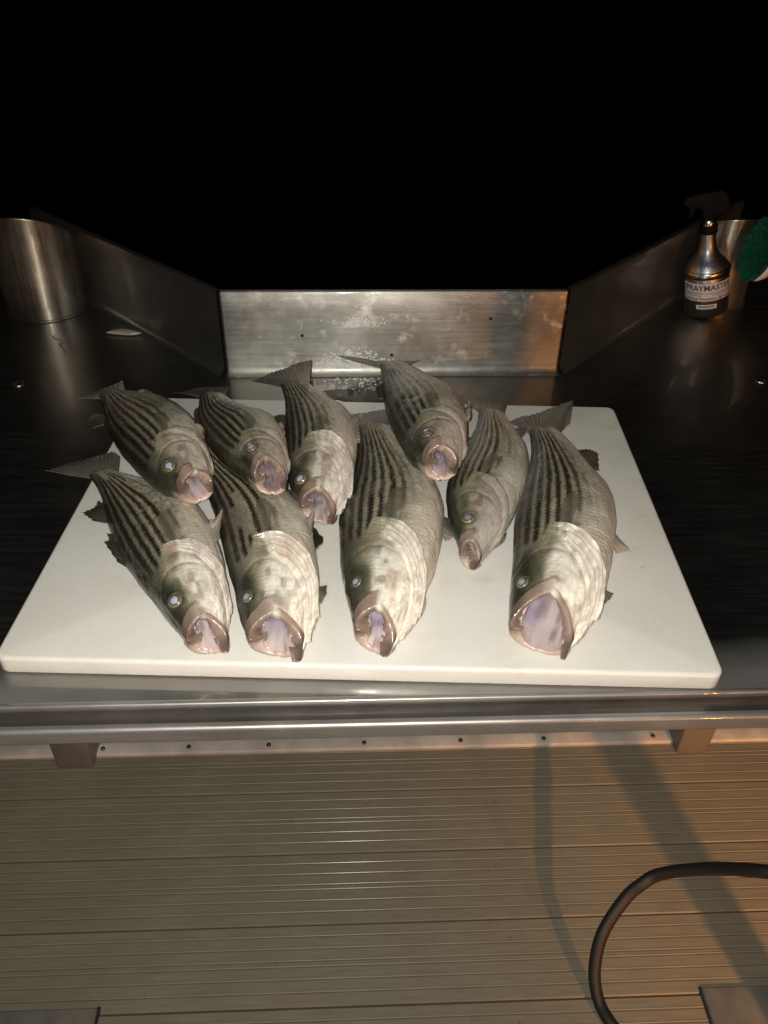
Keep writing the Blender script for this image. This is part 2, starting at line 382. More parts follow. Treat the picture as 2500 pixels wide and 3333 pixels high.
# rolled front: bright lip, recessed ledge, rounded rail
def extrude_x(name, prof, x0, x1, m, n=2):
    prof = np.array(prof); xs = np.linspace(x0, x1, n)
    P = np.zeros((n, len(prof), 3)); P[..., 0] = xs[:, None]; P[..., 1] = prof[None, :, 0]; P[..., 2] = prof[None, :, 1]
    return attach(link(name, grid_mesh(name, P), m), table)
def arc(cy_, cz_, r, a0, a1, n=7):
    return [(cy_+r*math.cos(math.radians(a)), cz_+r*math.sin(math.radians(a))) for a in np.linspace(a0, a1, n)]
lip = [(Yf+.02, TZ-.012), (Yf, TZ-.012)]+arc(Yf, TZ-.0005, .0032, 200, 30)+[(Yf+.006, TZ+.0004)]
extrude_x('front_lip', lip, -1.75, 1.9, M_dull)
yr = Yf-.029
ledge = [(Yf+.05, TZ-.0118), (Yf-.008, TZ-.0120), (yr+.009, TZ-.0124)]
extrude_x('front_ledge', ledge, -1.75, 1.9, M_ledge)
rail = [(yr+.0088, TZ-.0124)]+arc(yr+.005, TZ-.018, .0058, 80, 185)+[(yr-.0006, TZ-.026), (yr-.0002, TZ-.0325)]+arc(yr+.004, TZ-.0345, .004, 185, 270)+[(Yf+.05, TZ-.0385)]
extrude_x('front_rail', rail, -1.75, 1.9, M_dull)
for x0, x1 in ((-.8645, -.7602), (.9457, 1.0382)):
    bm = bmesh.new(); box(bm, x0*U, x1*U, 1.4665*U, 1.4665*U+.085, 0.0, TZ-.0045)
    bm_obj('leg', bm, M_leg, table, bevel=.004)
# splash panels: sheet steel with a cove at the foot and a folded top edge
def sheet(name, path, nrm, m):
    path = np.array(path); nrm = np.array(nrm); r = .016
    prof = [(r, .0006)]+[(r-r*math.sin(a), r-r*math.cos(a)+.0006) for a in np.linspace(.2, math.pi/2, 7)]
    hz = list(np.linspace(r+.02, hp-.003, 5))
    prof += [(0, z) for z in hz]+[(-.0012, hp-.0006), (-.003, hp), (-.016, hp), (-.016, hp-.02)]
    prof = np.array(prof)
    P = np.zeros((len(path), len(prof), 3))
    P[..., :2] = path[:, None]+nrm[:, None]*prof[None, :, :1]; P[..., 2] = TZ+prof[None, :, 1]
    me = grid_mesh(name, P, flip=True)
    su = np.r_[0, np.cumsum(np.linalg.norm(np.diff(path, axis=0), axis=1))]; sv = np.r_[0, np.cumsum(np.linalg.norm(np.diff(prof, axis=0), axis=1))]
    uvv = np.stack(np.meshgrid(su, sv, indexing='ij'), -1).reshape(-1, 2); li = np.zeros(len(me.loops), np.int32); me.loops.foreach_get('vertex_index', li)
    me.uv_layers.new(name='UVMap').data.foreach_set('uv', uvv[li].astype(np.float32).ravel())
    return attach(link(name, me, m), table)
def corner(cx, cyy, a0, a1, r, n=8):
    return [((cx+r*math.cos(a), cyy+r*math.sin(a)), (-math.cos(a), -math.sin(a))) for a in np.linspace(a0, a1, n)]
def unit(a, b): v = np.array(b)-np.array(a); return v/np.linalg.norm(v)
dl = unit((XL, Yp), LF); dr = unit((XR, Yp), RF)
# convex bends: the panel turns away from the viewer at both ends
rb = .014
al = math.atan2(dl[1], dl[0]); ar = math.atan2(dr[1], dr[0])
def bend(px, side, d):
    pts = []
    tan = rb*math.tan((math.pi-abs(math.atan2(d[1], d[0]) if side > 0 else math.pi-math.atan2(d[1], d[0])))/2) if False else rb*.45
    n0 = np.array((0., -1.)); n1 = np.array((d[1], -d[0])) if side > 0 else np.array((-d[1], d[0]))
    c0 = np.array((px, Yp))-np.array((side, 0))*tan
    p1 = np.array((px, Yp))+d*tan
    for s in np.linspace(0, 1, 9):
        q = (1-s)**2*c0+2*s*(1-s)*np.array((px, Yp))+s*s*p1; nn = (1-s)*n0+s*n1; nn /= np.linalg.norm(nn)
        pts.append((q, nn))
    return pts
bl = bend(XL, -1, dl)[::-1]; br = bend(XR, 1, dr)
mid = [((x, Yp), (0, -1)) for x in np.linspace(XL+.02, XR-.02, 6)]
seq = bl+mid+br
splash = sheet('back_splash', [q[0] for q in seq], [q[1] for q in seq], M_splash)
for d, end, nm in ((dl, LF, bl[0]), (dr, RF, br[-1])):
    a = np.array(nm[0])+d*.0006; n_ = nm[1]; pts = [a+(np.array(end)-a)*s for s in np.linspace(0, 1, 5)]
    ns = [n_]*5
    if end is LF: pts = pts[::-1]
    sheet('side_splash', pts, ns, M_side)
def hole(x, z):
    P = lathe([(.0001, 0), (.0031, 0), (.0036, .0004)], (0, 0, 0), 14); Q = P.copy()
    Q[..., 0] = x+P[..., 0]; Q[..., 1] = Yp-.0006-P[..., 2]; Q[..., 2] = z+P[..., 1]
    o = link('hole_shade_disc', grid_mesh('hole_shade_disc', Q, True), M_dark); attach(o, table)  # no opening is cut: a black disc stands for the hole's shade
for x, z in ((-.1285, .1104), (.3592, .1548), (.1048, .0542)): hole(x*U, TZ+z*U)
for x, y in ((-.866, 1.917), (1.0907, 1.909)):
    P = lathe([(.0001, .0005), (.005, .0005), (.007, .0015), (.009, .004), (.0115, .0035), (.0122, .0015), (.0125, .0003)], (x*U, y*U, TZ), 24)
    attach(link('drain_ring', grid_mesh('drain_ring', P, True, flip=True), M_top), table)

# ------------------------------------------------------------------ cutting board
bx, by, ba, bw, bd, bt = -.5795*U, .9195*U, -.0585, 1.1660*U, .865*U, .0343*U
ca, sa = math.cos(ba), math.sin(ba)
def rr(r, w_, d_, n=6):
    pts = []
    for cx, cyy, a0 in ((w_-r, r, -90), (w_-r, d_-r, 0), (r, d_-r, 90), (r, r, 180)):
        for a in np.linspace(a0, a0+90, n): pts.append((cx+r*math.cos(math.radians(a)), cyy+r*math.sin(math.radians(a))))
    return np.array(pts)
rows = []
e = .0055
for k, (ins, z) in enumerate([(e*.5, 0), (.0008, e*.25), (0, e*.6), (0, bt-e)]+[(e-e*math.cos(a), bt-e+e*math.sin(a)) for a in np.linspace(.2, math.pi/2, 6)]):
    q = rr(.016-ins*.6, bw-2*ins, bd-2*ins)+ins
    rows.append(np.c_[bx+ca*q[:, 0]-sa*q[:, 1], by+sa*q[:, 0]+ca*q[:, 1], np.full(len(q), TZ+.0008+z)])
rows = np.array(rows)
me = grid_mesh('cutting_board', rows, True, cap1=True, flip=False)
board = link('cutting_board', me, M_board)
tag(board, 'large white plastic cutting board with rounded edges under the pile of fish', 'cutting board')
BZ = TZ+.0008+bt

# ------------------------------------------------------------------ striped bass
def _smooth(A, it=3):
    A = np.array(A, float)
    for _ in range(it):
        B = A.copy(); B[1:-1] = .25*A[:-2]+.5*A[1:-1]+.25*A[2:]; A = B
    return A
def fish_setup(o):
    """stations of one fish: centre line, half depth, half thickness and a frame at each station"""
    D = _smooth(o['D']); V = _smooth(o['V'])
    n = 161; s0 = np.linspace(0, 1, len(D)); s1 = np.linspace(0, 1, n)
    def up(A):
        B = np.array([np.interp(s1, s0, A[:, k]) for k in range(3)]).T
        return _smooth(B, 14)
    D = up(D); V = up(V)
    c = (D+V)/2; e = (D-V)/2; hd = np.linalg.norm(e, axis=1); u = e/hd[:, None]
    T = np.gradient(c, axis=0); T /= np.linalg.norm(T, axis=1)[:, None]
    T = _smooth(T, 20); T /= np.linalg.norm(T, axis=1)[:, None]
    N = np.cross(T, u); N /= np.linalg.norm(N, axis=1)[:, None]
    N *= np.sign(N[:, 2:3])
    hv = o['hv']*np.interp(s1, [0, .04, .1, .2, .3, .42, .55, .7, .85, 1], [.5, .62, .76, .92, 1, 1, .93, .7, .42, .22])
    hv = _smooth(hv, 10)
    return dict(s=s1, c=c, u=u, N=N, T=T, hd=hd, hv=hv, L=np.linalg.norm(np.diff(c, axis=0), axis=1).sum(),
                gape=o['gape'], flare=o['flare'], tg=o.get('gill', [.4])[0], tc=max(.03, o.get('corner', [.08])[0]))
def _ext(t, s, A):
    """linear lookup, carried on past the snout"""
    if A.ndim > 1: return np.stack([_ext(t, s, A[:, k]) for k in range(A.shape[1])], -1)
    return np.interp(t, s, A)+np.minimum(t, 0)*(A[6]-A[0])/(s[6]-s[0])*(1 if abs(A[0]) > -1 else 0)
def rim_t(F, ph):
    """how far back the mouth rim lies at each angle: the corners of the mouth are set back"""
    s = np.sin(ph)                                  # near side set back, far side pushed out by the board
    jaw = -.050*np.exp(-((np.abs(ph)-np.pi)/.26)**2)     # the lower jaw juts
    return np.where(s > 0, F['tc']*(1-np.abs(np.cos(ph)))**.85, -.008*np.abs(s)**1.2)+jaw
def gill_t(F, m):
    """m in degrees from the back: where the gill cover ends along the body"""
    return F['tg']*np.interp(m, [0, 20, 45, 65, 85, 105, 130, 150, 165, 180], [.70, .78, .92, .99, 1, .95, .82, .64, .47, .36])
def fish_point(F, t, ph):
    g = lambda A: _ext(t, F['s'], A)
    cu = np.cos(ph); sv = np.sin(ph)
    du = np.sign(cu)*np.abs(cu)**.92
    return g(F['c'])+g(F['u'])*(g(F['hd'])*du)[..., None]+g(F['N'])*(g(F['hv'])*sv)[..., None]

DATA = {"fish": [{"id": "A", "D": [[-0.2523, 0.9841, 0.9064], [-0.261, 0.9874, 0.9064], [-0.2697, 0.9907, 0.9065], [-0.2785, 0.994, 0.9066], [-0.2872, 0.999, 0.9067], [-0.2959, 1.0073, 0.9065], [-0.3052, 1.0172, 0.9053], [-0.3145, 1.028, 0.904], [-0.324, 1.0412, 0.902], [-0.3339, 1.0549, 0.8997], [-0.3436, 1.0694, 0.8975], [-0.3531, 1.0855, 0.8952], [-0.3628, 1.1019, 0.893], [-0.3732, 1.1204, 0.8897], [-0.3836, 1.1394, 0.8863], [-0.3944, 1.1589, 0.883], [-0.4053, 1.1786, 0.8797], [-0.4145, 1.2008, 0.8767], [-0.4227, 1.222, 0.8749], [-0.431, 1.2437, 0.873], [-0.4393, 1.2666, 0.871], [-0.4478, 1.29, 0.8689], [-0.4562, 1.3141, 0.8668], [-0.4644, 1.3391, 0.8648], [-0.4728, 1.3646, 0.8627]],
 "V": [[-0.212, 1.0055, 0.9064], [-0.2136, 1.0213, 0.9064], [-0.2153, 1.0374, 0.9065], [-0.2195, 1.0534, 0.9066], [-0.2243, 1.0696, 0.9067], [-0.2293, 1.0865, 0.9065], [-0.2348, 1.1055, 0.9053], [-0.2405, 1.1248, 0.904], [-0.2465, 1.1459, 0.902], [-0.254, 1.1668, 0.8997], [-0.2619, 1.188, 0.8975], [-0.2706, 1.2086, 0.8952], [-0.2806, 1.2278, 0.893], [-0.2912, 1.2492, 0.8897], [-0.3027, 1.269, 0.8863], [-0.3146, 1.2888, 0.883], [-0.3269, 1.3075, 0.8797], [-0.3398, 1.321, 0.8767], [-0.3523, 1.3324, 0.8749], [-0.3648, 1.341, 0.873], [-0.3775, 1.3497, 0.871], [-0.3904, 1.3585, 0.8689], [-0.4033, 1.3666, 0.8668], [-0.4162, 1.3737, 0.8648], [-0.4291, 1.3808, 0.8627]],
 "hv": 0.0427, "eye": [0.1509, 0.9592, 0.0091],
 "pale": 0.25, "flare": 0.15, "gape": 1.0, "brk": 0.06, "tail": [[-0.5599, 1.3943, 0.84], [-0.5109, 1.402, 0.848], [-0.4336, 1.3972, 0.88], [-0.4338, 1.3955, 0.864]],
 "fins": [["dorsal_fin", [[-0.4341, 1.2418, 0.873], [-0.4433, 1.2903, 0.8689]], [[-0.4518, 1.2297, 0.871], [-0.4689, 1.2615, 0.871], [-0.4575, 1.2787, 0.871]]], ["pelvic_fin", [[-0.272, 1.1939, 0.8952], [-0.2495, 1.1408, 0.902]], [[-0.2543, 1.1729, 0.9146], [-0.2449, 1.1559, 0.9146], [-0.2366, 1.1316, 0.9146]]], ["anal_fin", [[-0.3577, 1.3265, 0.8749], [-0.3899, 1.3524, 0.8689]], [[-0.3664, 1.3402, 0.8839], [-0.3889, 1.3525, 0.8839], [-0.3947, 1.3478, 0.8839]]]],
 "label": "striped bass with its tail over the bare steel at the back left of the board", "gill": [0.3467, 1.661],
 "corner": [0.0181, 1.448]}, {"id": "B", "D": [[-0.1409, 0.9755, 0.9316], [-0.1477, 0.9827, 0.9308], [-0.1545, 0.9901, 0.9299], [-0.1614, 0.9976, 0.929], [-0.1678, 1.0069, 0.9282], [-0.1744, 1.0167, 0.9271], [-0.1815, 1.0275, 0.9251], [-0.1888, 1.0378, 0.9231], [-0.1966, 1.0503, 0.9198], [-0.2047, 1.0635, 0.9162], [-0.2128, 1.0771, 0.9125], [-0.22, 1.0936, 0.9089], [-0.2275, 1.1104, 0.9052], [-0.2351, 1.1275, 0.9015], [-0.2423, 1.1458, 0.8977], [-0.2491, 1.1653, 0.894], [-0.2561, 1.1852, 0.8902], [-0.263, 1.2045, 0.887], [-0.2673, 1.2221, 0.8857], [-0.2711, 1.2405, 0.8845], [-0.275, 1.2595, 0.883], [-0.2759, 1.2784, 0.8815], [-0.2766, 1.2978, 0.8801], [-0.2786, 1.3179, 0.8786], [-0.2807, 1.3386, 0.8771]],
 "V": [[-0.0994, 0.9715, 0.9316], [-0.0988, 0.9859, 0.9308], [-0.0983, 1.0005, 0.9299], [-0.0977, 1.0154, 0.929], [-0.0985, 1.0309, 0.9282], [-0.0995, 1.0471, 0.9271], [-0.1007, 1.065, 0.9251], [-0.1029, 1.0831, 0.9231], [-0.1058, 1.1037, 0.9198], [-0.1089, 1.1252, 0.9162], [-0.1141, 1.1458, 0.9125], [-0.1198, 1.1664, 0.9089], [-0.126, 1.1869, 0.9052], [-0.1341, 1.205, 0.9015], [-0.143, 1.2196, 0.8977], [-0.1528, 1.2307, 0.894], [-0.1627, 1.2418, 0.8902], [-0.1726, 1.2526, 0.887], [-0.182, 1.2619, 0.8857], [-0.1915, 1.2712, 0.8845], [-0.2012, 1.281, 0.883], [-0.2104, 1.294, 0.8815], [-0.2196, 1.3084, 0.8801], [-0.2289, 1.3231, 0.8786], [-0.2384, 1.3379, 0.8771]],
 "hv": 0.0361, "eye": [0.1962, 1.2357, 0.0082],
 "pale": 0.0, "flare": 0.05, "gape": 1.0, "brk": -0.06, "tail": [[-0.362, 1.457, 0.824], [-0.2976, 1.4236, 0.848], [-0.2358, 1.385, 0.868]],
 "fins": [["dorsal_fin", [[-0.2612, 1.2142, 0.887], [-0.2754, 1.2853, 0.8815]], [[-0.272, 1.2187, 0.8843], [-0.2806, 1.2547, 0.8843], [-0.2794, 1.2677, 0.8843]]], ["pelvic_fin", [[-0.13, 1.1755, 0.9052], [-0.1153, 1.1199, 0.9162]], [[-0.1178, 1.1558, 0.9267], [-0.1092, 1.138, 0.9267], [-0.1065, 1.1169, 0.9267]]]],
 "label": "small striped bass with round pink mouth, chin on another fish, second in the back row", "gill": [0.3467, 1.704],
 "corner": [0.0965, 1.767]}, {"id": "C", "D": [[-0.0767, 0.9781, 0.8822], [-0.0825, 0.9873, 0.8829], [-0.0883, 0.9965, 0.8836], [-0.0931, 1.0069, 0.8843], [-0.096, 1.0194, 0.885], [-0.099, 1.0325, 0.8855], [-0.1021, 1.047, 0.8852], [-0.1046, 1.0622, 0.8848], [-0.1072, 1.0781, 0.8841], [-0.1085, 1.0947, 0.8833], [-0.1097, 1.1117, 0.8825], [-0.111, 1.129, 0.8817], [-0.1122, 1.1467, 0.8809], [-0.1134, 1.1636, 0.8808], [-0.1148, 1.1807, 0.8808], [-0.1165, 1.1982, 0.8807], [-0.1183, 1.216, 0.8807], [-0.1198, 1.234, 0.8807], [-0.1203, 1.2515, 0.8814], [-0.1207, 1.2692, 0.882], [-0.1213, 1.2877, 0.8824], [-0.123, 1.3064, 0.8828], [-0.1264, 1.3253, 0.8832], [-0.1299, 1.3445, 0.8836], [-0.1334, 1.3642, 0.884]],
 "V": [[-0.0293, 0.9542, 0.8822], [-0.0236, 0.9666, 0.8829], [-0.0194, 0.9807, 0.8836], [-0.0153, 0.9954, 0.8843], [-0.0113, 1.0104, 0.885], [-0.0076, 1.0264, 0.8855], [-0.0038, 1.0439, 0.8852], [-0.0001, 1.0619, 0.8848], [0.0028, 1.0815, 0.8841], [0.0047, 1.102, 0.8833], [0.0065, 1.1232, 0.8825], [0.0067, 1.145, 0.8817], [0.0063, 1.1675, 0.8809], [0.0059, 1.1893, 0.8808], [0.0035, 1.211, 0.8808], [-0.0003, 1.2327, 0.8807], [-0.0046, 1.2544, 0.8807], [-0.0126, 1.2722, 0.8807], [-0.0207, 1.2894, 0.8814], [-0.0306, 1.3023, 0.882], [-0.0416, 1.3134, 0.8824], [-0.0526, 1.3246, 0.8828], [-0.0634, 1.3379, 0.8832], [-0.0737, 1.353, 0.8836], [-0.0843, 1.3684, 0.884]],
 "hv": 0.0342, "eye": [0.1585, 0.9379, 0.0093],
 "pale": 0.8, "flare": 0.9, "gape": 1.0, "brk": -0.06, "tail": [[-0.2037, 1.457, 0.848], [-0.1296, 1.4072, 0.896], [-0.0757, 1.3879, 0.928]],
 "fins": [["dorsal_fin", [[-0.1087, 1.1776, 0.8808], [-0.1145, 1.2427, 0.8807]], [[-0.1313, 1.2211, 0.8808], [-0.1416, 1.2456, 0.8808], [-0.1272, 1.2637, 0.8808]]], ["pelvic_fin", [[-0.0066, 1.2398, 0.8807], [-0.0008, 1.1622, 0.8809]], [[0.0093, 1.228, 0.8968], [0.0139, 1.1813, 0.8968], [0.0113, 1.1371, 0.8968]]], ["anal_fin", [[-0.0321, 1.2924, 0.882], [-0.0526, 1.3165, 0.8828]], [[-0.0348, 1.2994, 0.8944], [-0.0461, 1.3158, 0.8944], [-0.0544, 1.3113, 0.8944]]]],
 "label": "striped bass with raised tail fan and pale pleated gills, third in the back row", "gill": [0.4613, 1.512],
 "corner": [0.0874, 1.491]}, {"id": "D", "D": [[0.1063, 0.9941, 0.9445], [0.1005, 1.0008, 0.9439], [0.0946, 1.0076, 0.9434], [0.0893, 1.0159, 0.9428], [0.0849, 1.0263, 0.9422], [0.0805, 1.0372, 0.9414], [0.0769, 1.0511, 0.9395], [0.0735, 1.0657, 0.9376], [0.0702, 1.0827, 0.9344], [0.0668, 1.1005, 0.9309], [0.0641, 1.1193, 0.9273], [0.0622, 1.1393, 0.9238], [0.0602, 1.1597, 0.9202], [0.058, 1.1796, 0.9172], [0.0566, 1.2003, 0.9142], [0.0557, 1.2217, 0.9112], [0.0548, 1.2437, 0.9082], [0.0538, 1.2652, 0.9057], [0.0539, 1.2837, 0.9052], [0.0546, 1.3027, 0.9047], [0.0553, 1.3225, 0.9039], [0.0552, 1.3426, 0.9032], [0.0543, 1.3631, 0.9024], [0.0534, 1.384, 0.9016], [0.0524, 1.4053, 0.9009]],
 "V": [[0.1502, 0.9883, 0.9445], [0.1572, 1.0006, 0.9439], [0.1624, 1.0157, 0.9434], [0.1673, 1.0316, 0.9428], [0.1724, 1.0477, 0.9422], [0.1756, 1.0656, 0.9414], [0.1792, 1.0857, 0.9395], [0.1829, 1.1062, 0.9376], [0.1847, 1.1294, 0.9344], [0.186, 1.1537, 0.9309], [0.1871, 1.1784, 0.9273], [0.1869, 1.2031, 0.9238], [0.1866, 1.2284, 0.9202], [0.1833, 1.25, 0.9172], [0.1784, 1.2703, 0.9142], [0.173, 1.2903, 0.9112], [0.1652, 1.3054, 0.9082], [0.1572, 1.3197, 0.9057], [0.1488, 1.3311, 0.9052], [0.1411, 1.3447, 0.9047], [0.1333, 1.359, 0.9039], [0.1254, 1.3734, 0.9032], [0.1168, 1.3867, 0.9024], [0.1081, 1.4002, 0.9016], [0.0993, 1.4138, 0.9009]],
 "hv": 0.0424, "eye": [0.156, 1.1719, 0.0078],
 "pale": 0.05, "flare": 0.1, "gape": 1.0, "brk": -0.06, "tail": [[-0.0326, 1.467, 0.896], [0.0478, 1.4634, 0.88], [0.1317, 1.4307, 0.904]],
 "fins": [["pelvic_fin", [[0.1738, 1.178, 0.9273], [0.1778, 1.1413, 0.9309]], [[0.1791, 1.1318, 0.9531], [0.1969, 1.171, 0.9531], [0.19, 1.1316, 0.9531], [0.1826, 1.1112, 0.9531]]], ["dorsal_fin", [[0.0593, 1.2724, 0.9057], [0.0584, 1.3323, 0.9039]], [[0.0458, 1.2722, 0.9048], [0.0393, 1.3114, 0.9048], [0.0454, 1.3303, 0.9048]]]],
 "label": "striped bass whose tail lies against the steel splash panel, mouth round and ridged inside", "gill": [0.3286, 1.704],
 "corner": [0.0482, 1.64]}, {"id": "E", "D": [[0.1543, 0.8975, 0.8529], [0.1524, 0.9103, 0.8539], [0.1505, 0.9232, 0.855], [0.1482, 0.9362, 0.856], [0.1459, 0.9494, 0.857], [0.1439, 0.9633, 0.8578], [0.1432, 0.9791, 0.8578], [0.1426, 0.9953, 0.8578], [0.1424, 1.0119, 0.8578], [0.1437, 1.0291, 0.8578], [0.145, 1.0468, 0.8578], [0.149, 1.0643, 0.8578], [0.1531, 1.0823, 0.8578], [0.1594, 1.1004, 0.857], [0.1669, 1.1179, 0.8562], [0.1746, 1.1358, 0.8554], [0.1825, 1.154, 0.8546], [0.1898, 1.1735, 0.8537], [0.197, 1.1937, 0.8529], [0.2044, 1.2144, 0.8521], [0.2124, 1.2354, 0.8511], [0.2212, 1.2563, 0.8501], [0.2293, 1.2783, 0.8491], [0.2335, 1.3036, 0.8481], [0.2378, 1.3296, 0.847]],
 "V": [[0.176, 0.8792, 0.8529], [0.1841, 0.8899, 0.8539], [0.1924, 0.9007, 0.855], [0.2011, 0.9112, 0.856], [0.21, 0.9218, 0.857], [0.2185, 0.9336, 0.8578], [0.2264, 0.9483, 0.8578], [0.2344, 0.9633, 0.8578], [0.2426, 0.9786, 0.8578], [0.2496, 0.9955, 0.8578], [0.2567, 1.0129, 0.8578], [0.264, 1.0307, 0.8578], [0.2708, 1.0494, 0.8578], [0.2781, 1.0697, 0.857], [0.2852, 1.0907, 0.8562], [0.2921, 1.1125, 0.8554], [0.2971, 1.1353, 0.8546], [0.301, 1.1589, 0.8537], [0.3023, 1.1821, 0.8529], [0.3014, 1.2051, 0.8521], [0.2974, 1.226, 0.8511], [0.2925, 1.2464, 0.8501], [0.2884, 1.2684, 0.8491], [0.285, 1.292, 0.8481], [0.2816, 1.3161, 0.847]],
 "hv": 0.0327, "eye": [0.1761, 1.2782, 0.0095],
 "pale": 0.15, "flare": 0.1, "gape": 0.8, "brk": -0.06, "tail": [[0.2088, 1.4006, 0.836], [0.263, 1.3801, 0.84], [0.3024, 1.3746, 0.844], [0.2953, 1.36, 0.832]],
 "fins": [["pelvic_fin", [[0.2839, 1.1076, 0.8554], [0.2683, 1.0608, 0.8578]], [[0.2937, 1.1056, 0.8486], [0.2843, 1.0684, 0.8486], [0.2728, 1.0429, 0.8486]]], ["dorsal_fin", [[0.1878, 1.1472, 0.8546], [0.2124, 1.2222, 0.8521]], [[0.1842, 1.1684, 0.8533], [0.1938, 1.196, 0.8533], [0.2048, 1.2246, 0.8533]]], ["anal_fin", [[0.2942, 1.2201, 0.8511], [0.2876, 1.2545, 0.8501]], [[0.309, 1.2356, 0.8506], [0.3151, 1.2569, 0.8506], [0.3013, 1.2615, 0.8506]]]],
 "label": "slim striped bass with nearly closed pink mouth, between two big ones", "gill": [0.4643, 1.597],
 "corner": [0.0543, 1.767]}, {"id": "F", "D": [[-0.2101, 0.7268, 0.856], [-0.2186, 0.7364, 0.8572], [-0.2272, 0.7461, 0.8583], [-0.2359, 0.7559, 0.8594], [-0.2441, 0.7669, 0.8606], [-0.2523, 0.7785, 0.8615], [-0.2609, 0.7914, 0.8615], [-0.2697, 0.8046, 0.8615], [-0.2787, 0.818, 0.8615], [-0.2886, 0.8304, 0.8615], [-0.2987, 0.8431, 0.8615], [-0.3084, 0.8568, 0.8615], [-0.3179, 0.8716, 0.8615], [-0.3279, 0.8878, 0.8606], [-0.3365, 0.9061, 0.8597], [-0.3452, 0.9248, 0.8588], [-0.3542, 0.9441, 0.8578], [-0.3631, 0.9639, 0.8569], [-0.3715, 0.9848, 0.856], [-0.38, 1.0063, 0.8551], [-0.3882, 1.0289, 0.854], [-0.396, 1.0524, 0.8529], [-0.4059, 1.0751, 0.8517], [-0.4187, 1.0962, 0.8506], [-0.4319, 1.1178, 0.8494]],
 "V": [[-0.1631, 0.732, 0.856], [-0.1634, 0.748, 0.8572], [-0.1647, 0.7644, 0.8583], [-0.1666, 0.7814, 0.8594], [-0.1688, 0.7988, 0.8606], [-0.1712, 0.8169, 0.8615], [-0.1744, 0.8365, 0.8615], [-0.178, 0.8566, 0.8615], [-0.1824, 0.8772, 0.8615], [-0.1886, 0.8979, 0.8615], [-0.1949, 0.9192, 0.8615], [-0.2027, 0.9405, 0.8615], [-0.2106, 0.9624, 0.8615], [-0.2211, 0.9844, 0.8606], [-0.2323, 1.0063, 0.8597], [-0.2458, 1.0256, 0.8588], [-0.2599, 1.0443, 0.8578], [-0.2758, 1.0572, 0.8569], [-0.2919, 1.0697, 0.856], [-0.3085, 1.0792, 0.8551], [-0.3253, 1.0889, 0.854], [-0.3423, 1.0988, 0.8529], [-0.3595, 1.1087, 0.8517], [-0.3769, 1.1187, 0.8506], [-0.3945, 1.1288, 0.8494]],
 "hv": 0.0366, "eye": [0.1711, 0.9379, 0.0094],
 "pale": 0.9, "flare": 0.35, "gape": 1.0, "brk": 0.08, "tail": [[-0.5329, 1.1815, 0.816], [-0.4705, 1.1882, 0.836], [-0.4152, 1.2027, 0.848], [-0.4007, 1.1924, 0.84]],
 "fins": [["dorsal_fin", [[-0.3645, 0.9799, 0.8569], [-0.3848, 1.0318, 0.854]], [[-0.3981, 0.9943, 0.8475], [-0.4222, 1.0198, 0.8475], [-0.4093, 1.0356, 0.8475], [-0.4034, 1.0502, 0.8475]]], ["dorsal_fin", [[-0.3028, 0.8615, 0.8615], [-0.3515, 0.9535, 0.8578]], [[-0.3357, 0.8878, 0.8557], [-0.3668, 0.9356, 0.8557], [-0.3626, 0.9442, 0.8557], [-0.3664, 0.9545, 0.8557]]], ["pelvic_fin", [[-0.2177, 0.9648, 0.8615], [-0.2035, 0.9228, 0.8615]], [[-0.2067, 0.9477, 0.8855], [-0.2029, 0.9528, 0.8855], [-0.1961, 0.9769, 0.8855], [-0.1898, 0.9112, 0.8855]]]],
 "label": "striped bass at the front left of the board, tail fin sticking out past the edge", "gill": [0.4191, 1.555],
 "corner": [0.0663, 1.661]}, {"id": "G", "D": [[-0.1341, 0.7285, 0.8567], [-0.1399, 0.7418, 0.8578], [-0.1459, 0.7554, 0.8589], [-0.151, 0.7697, 0.86], [-0.1549, 0.785, 0.8611], [-0.1584, 0.8011, 0.862], [-0.162, 0.8186, 0.8619], [-0.1669, 0.8361, 0.8619], [-0.173, 0.8537, 0.8618], [-0.1792, 0.8718, 0.8617], [-0.1848, 0.8907, 0.8617], [-0.1903, 0.9102, 0.8616], [-0.1951, 0.9306, 0.8615], [-0.2004, 0.9534, 0.86], [-0.2061, 0.9769, 0.8585], [-0.2133, 1.0004, 0.8569], [-0.2208, 1.0247, 0.8554], [-0.2293, 1.0491, 0.8538], [-0.2381, 1.0742, 0.8523], [-0.2479, 1.0996, 0.8508], [-0.258, 1.1259, 0.849], [-0.2694, 1.1522, 0.8473], [-0.2814, 1.1788, 0.8455], [-0.2945, 1.2051, 0.8437], [-0.3084, 1.2317, 0.842]],
 "V": [[-0.0671, 0.7182, 0.8567], [-0.064, 0.7358, 0.8578], [-0.0608, 0.754, 0.8589], [-0.0552, 0.7713, 0.86], [-0.0495, 0.789, 0.8611], [-0.0482, 0.8097, 0.862], [-0.0478, 0.8322, 0.8619], [-0.0485, 0.8554, 0.8619], [-0.0524, 0.8791, 0.8618], [-0.056, 0.9037, 0.8617], [-0.0586, 0.9294, 0.8617], [-0.0629, 0.9556, 0.8616], [-0.069, 0.982, 0.8615], [-0.0777, 1.0099, 0.86], [-0.0906, 1.0338, 0.8585], [-0.1061, 1.053, 0.8569], [-0.123, 1.07, 0.8554], [-0.1405, 1.0858, 0.8538], [-0.1581, 1.103, 0.8523], [-0.1753, 1.124, 0.8508], [-0.1931, 1.1458, 0.849], [-0.2107, 1.1703, 0.8473], [-0.2286, 1.1958, 0.8455], [-0.2468, 1.2232, 0.8437], [-0.2654, 1.2517, 0.842]],
 "hv": 0.0375, "eye": [0.156, 0.8103, 0.008],
 "pale": 1.0, "flare": 1.0, "gape": 1.0, "brk": 0.2, "tail": [[-0.3599, 1.3092, 0.808], [-0.3161, 1.3194, 0.808], [-0.282, 1.3278, 0.816]],
